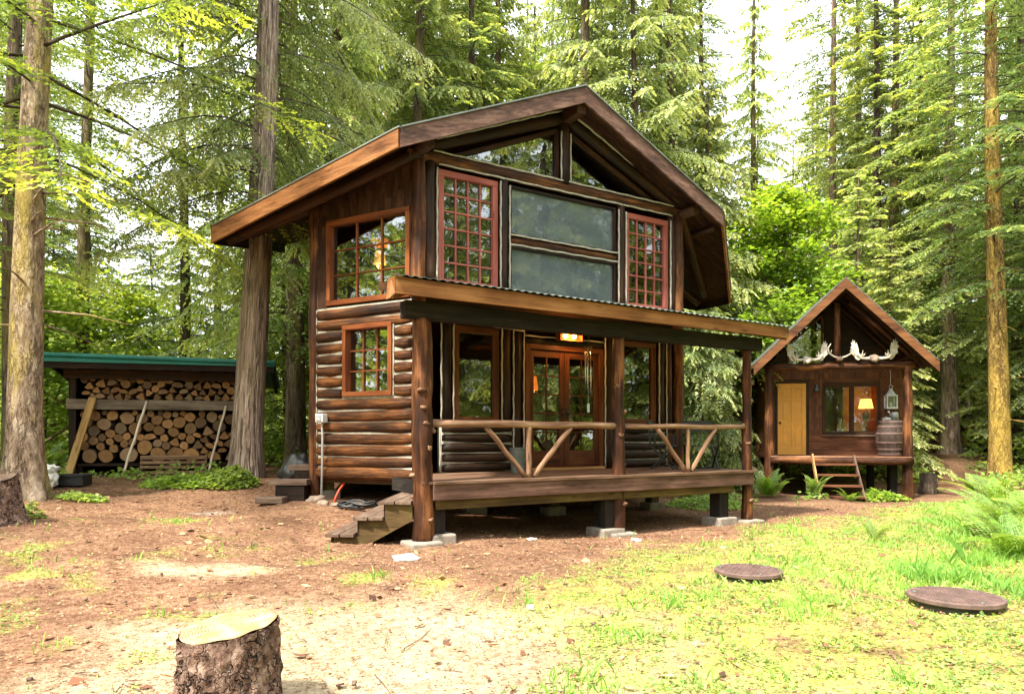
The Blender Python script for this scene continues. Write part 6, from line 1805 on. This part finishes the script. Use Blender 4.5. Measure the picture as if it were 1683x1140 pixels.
def clover():
    rng = np.random.default_rng(18); n = 700000
    x = rng.uniform(-8, 14, n); y = 2.6 + 15 * rng.random(n) ** 1.2
    g_, s_, a_, d_ = zones(x, y); c = fbm(x * 3.3 + 20, y * 3.3 + 9, 3)
    k = rng.random(n) < g_ * np.clip((c - .34) * 4, 0.05, 1) * .6
    for lx, ly, lr in ((2.44, 7.15, .36), (3.81, 5.98, .39), (-1.46, 3.6, .36)): k &= np.hypot(x - lx, y - ly) > lr
    x, y = x[k], y[k]; n = len(x)
    z = ground(x, y) + (fbm(x * 1.7, y * 1.7, 4) - .5) * .07 + rng.random(n) * .025
    P = np.stack([x, y, z], 1); dd = unit(rng.normal(0, 1, (n, 3)) * [1, 1, .35]); up = unit(np.array([0, 0, 1.]) + rng.normal(0, .35, (n, 3))); s = unit(np.cross(dd, up)); l = rng.uniform(.012, .042, n)[:, None]
    Q = np.stack([P, P + dd * l * .5 + s * l * .4, P + dd * l, P + dd * l * .5 - s * l * .4], 1)
    o = quads_obj('ground_moss', Q, M['grass'], None, {'tip': rng.random(n) ** 1.6, 'rnd': rng.random(n)}); tag(o, kind='stuff')
clover()
def litter():
    rng = np.random.default_rng(9); n = 170000
    x = rng.uniform(-10, 12, n); y = 2.6 + 13.5 * rng.random(n) ** 1.35
    z = ground(x, y) + (fbm(x * 1.7, y * 1.7, 4) - .5) * .07 + .004
    P = np.stack([x, y, z], 1); az = rng.uniform(0, 6.283, n); d = np.stack([np.cos(az), np.sin(az), rng.normal(0, .12, n)], 1); s = np.stack([-np.sin(az), np.cos(az), rng.normal(0, .4, n)], 1)
    l = (rng.uniform(.010, .035, n) * np.where(rng.random(n) < .02, 3.5, 1))[:, None]; w = l * rng.uniform(.08, .35, n)[:, None]
    Q = np.stack([P, P + d * l * .5 + s * w, P + d * l, P + d * l * .5 - s * w], 1) + np.array([0, 0, .004])
    o = quads_obj('forest_litter', Q, M['litter'], None, {'tip': rng.random(n), 'rnd': rng.random(n)}); tag(o, kind='stuff')
litter()
def twigs():
    rr = random.Random(61); b = MB()
    for i in range(170):
        x = rr.uniform(-7.5, 6); y = 3 + 10 * rr.random() ** 1.3; hp = HMI @ Vector((x, y, 0))
        if -1.6 < hp.x < 6 and hp.y > -2.2: continue
        a = rr.uniform(0, 6.28); L = rr.uniform(.05, .28); z = gz(x, y) + .012
        d = Vector((cos(a), sin(a), rr.uniform(-.05, .1))) * L; k = Vector((-sin(a), cos(a), .1)) * L * rr.uniform(-.18, .18)
        p = Vector((x, y, z)); b.tube([p - d, p + k, p + d], [.004, .0035, .002], 5)
        if rr.random() < .4: b.tube([p + k, p + k + d * .5 + k * 3], [.003, .0015], 4)
    for i in range(60):                                  # fallen cones
        x = rr.uniform(-6, 5); y = 2.9 + 7 * rr.random(); hp = HMI @ Vector((x, y, 0))
        if -1.6 < hp.x < 6 and hp.y > -2.2: continue
        r = rr.uniform(.007, .013); a = rr.uniform(0, 3.14); b.blob((x, y, gz(x, y) + r * .5 + .006), (r * (1 + abs(cos(a))), r * (1 + abs(sin(a))), r), 2, .6, freq=3)
    tag(b.build('fallen_twigs', M['step'], None, smooth=True), kind='stuff')
twigs()
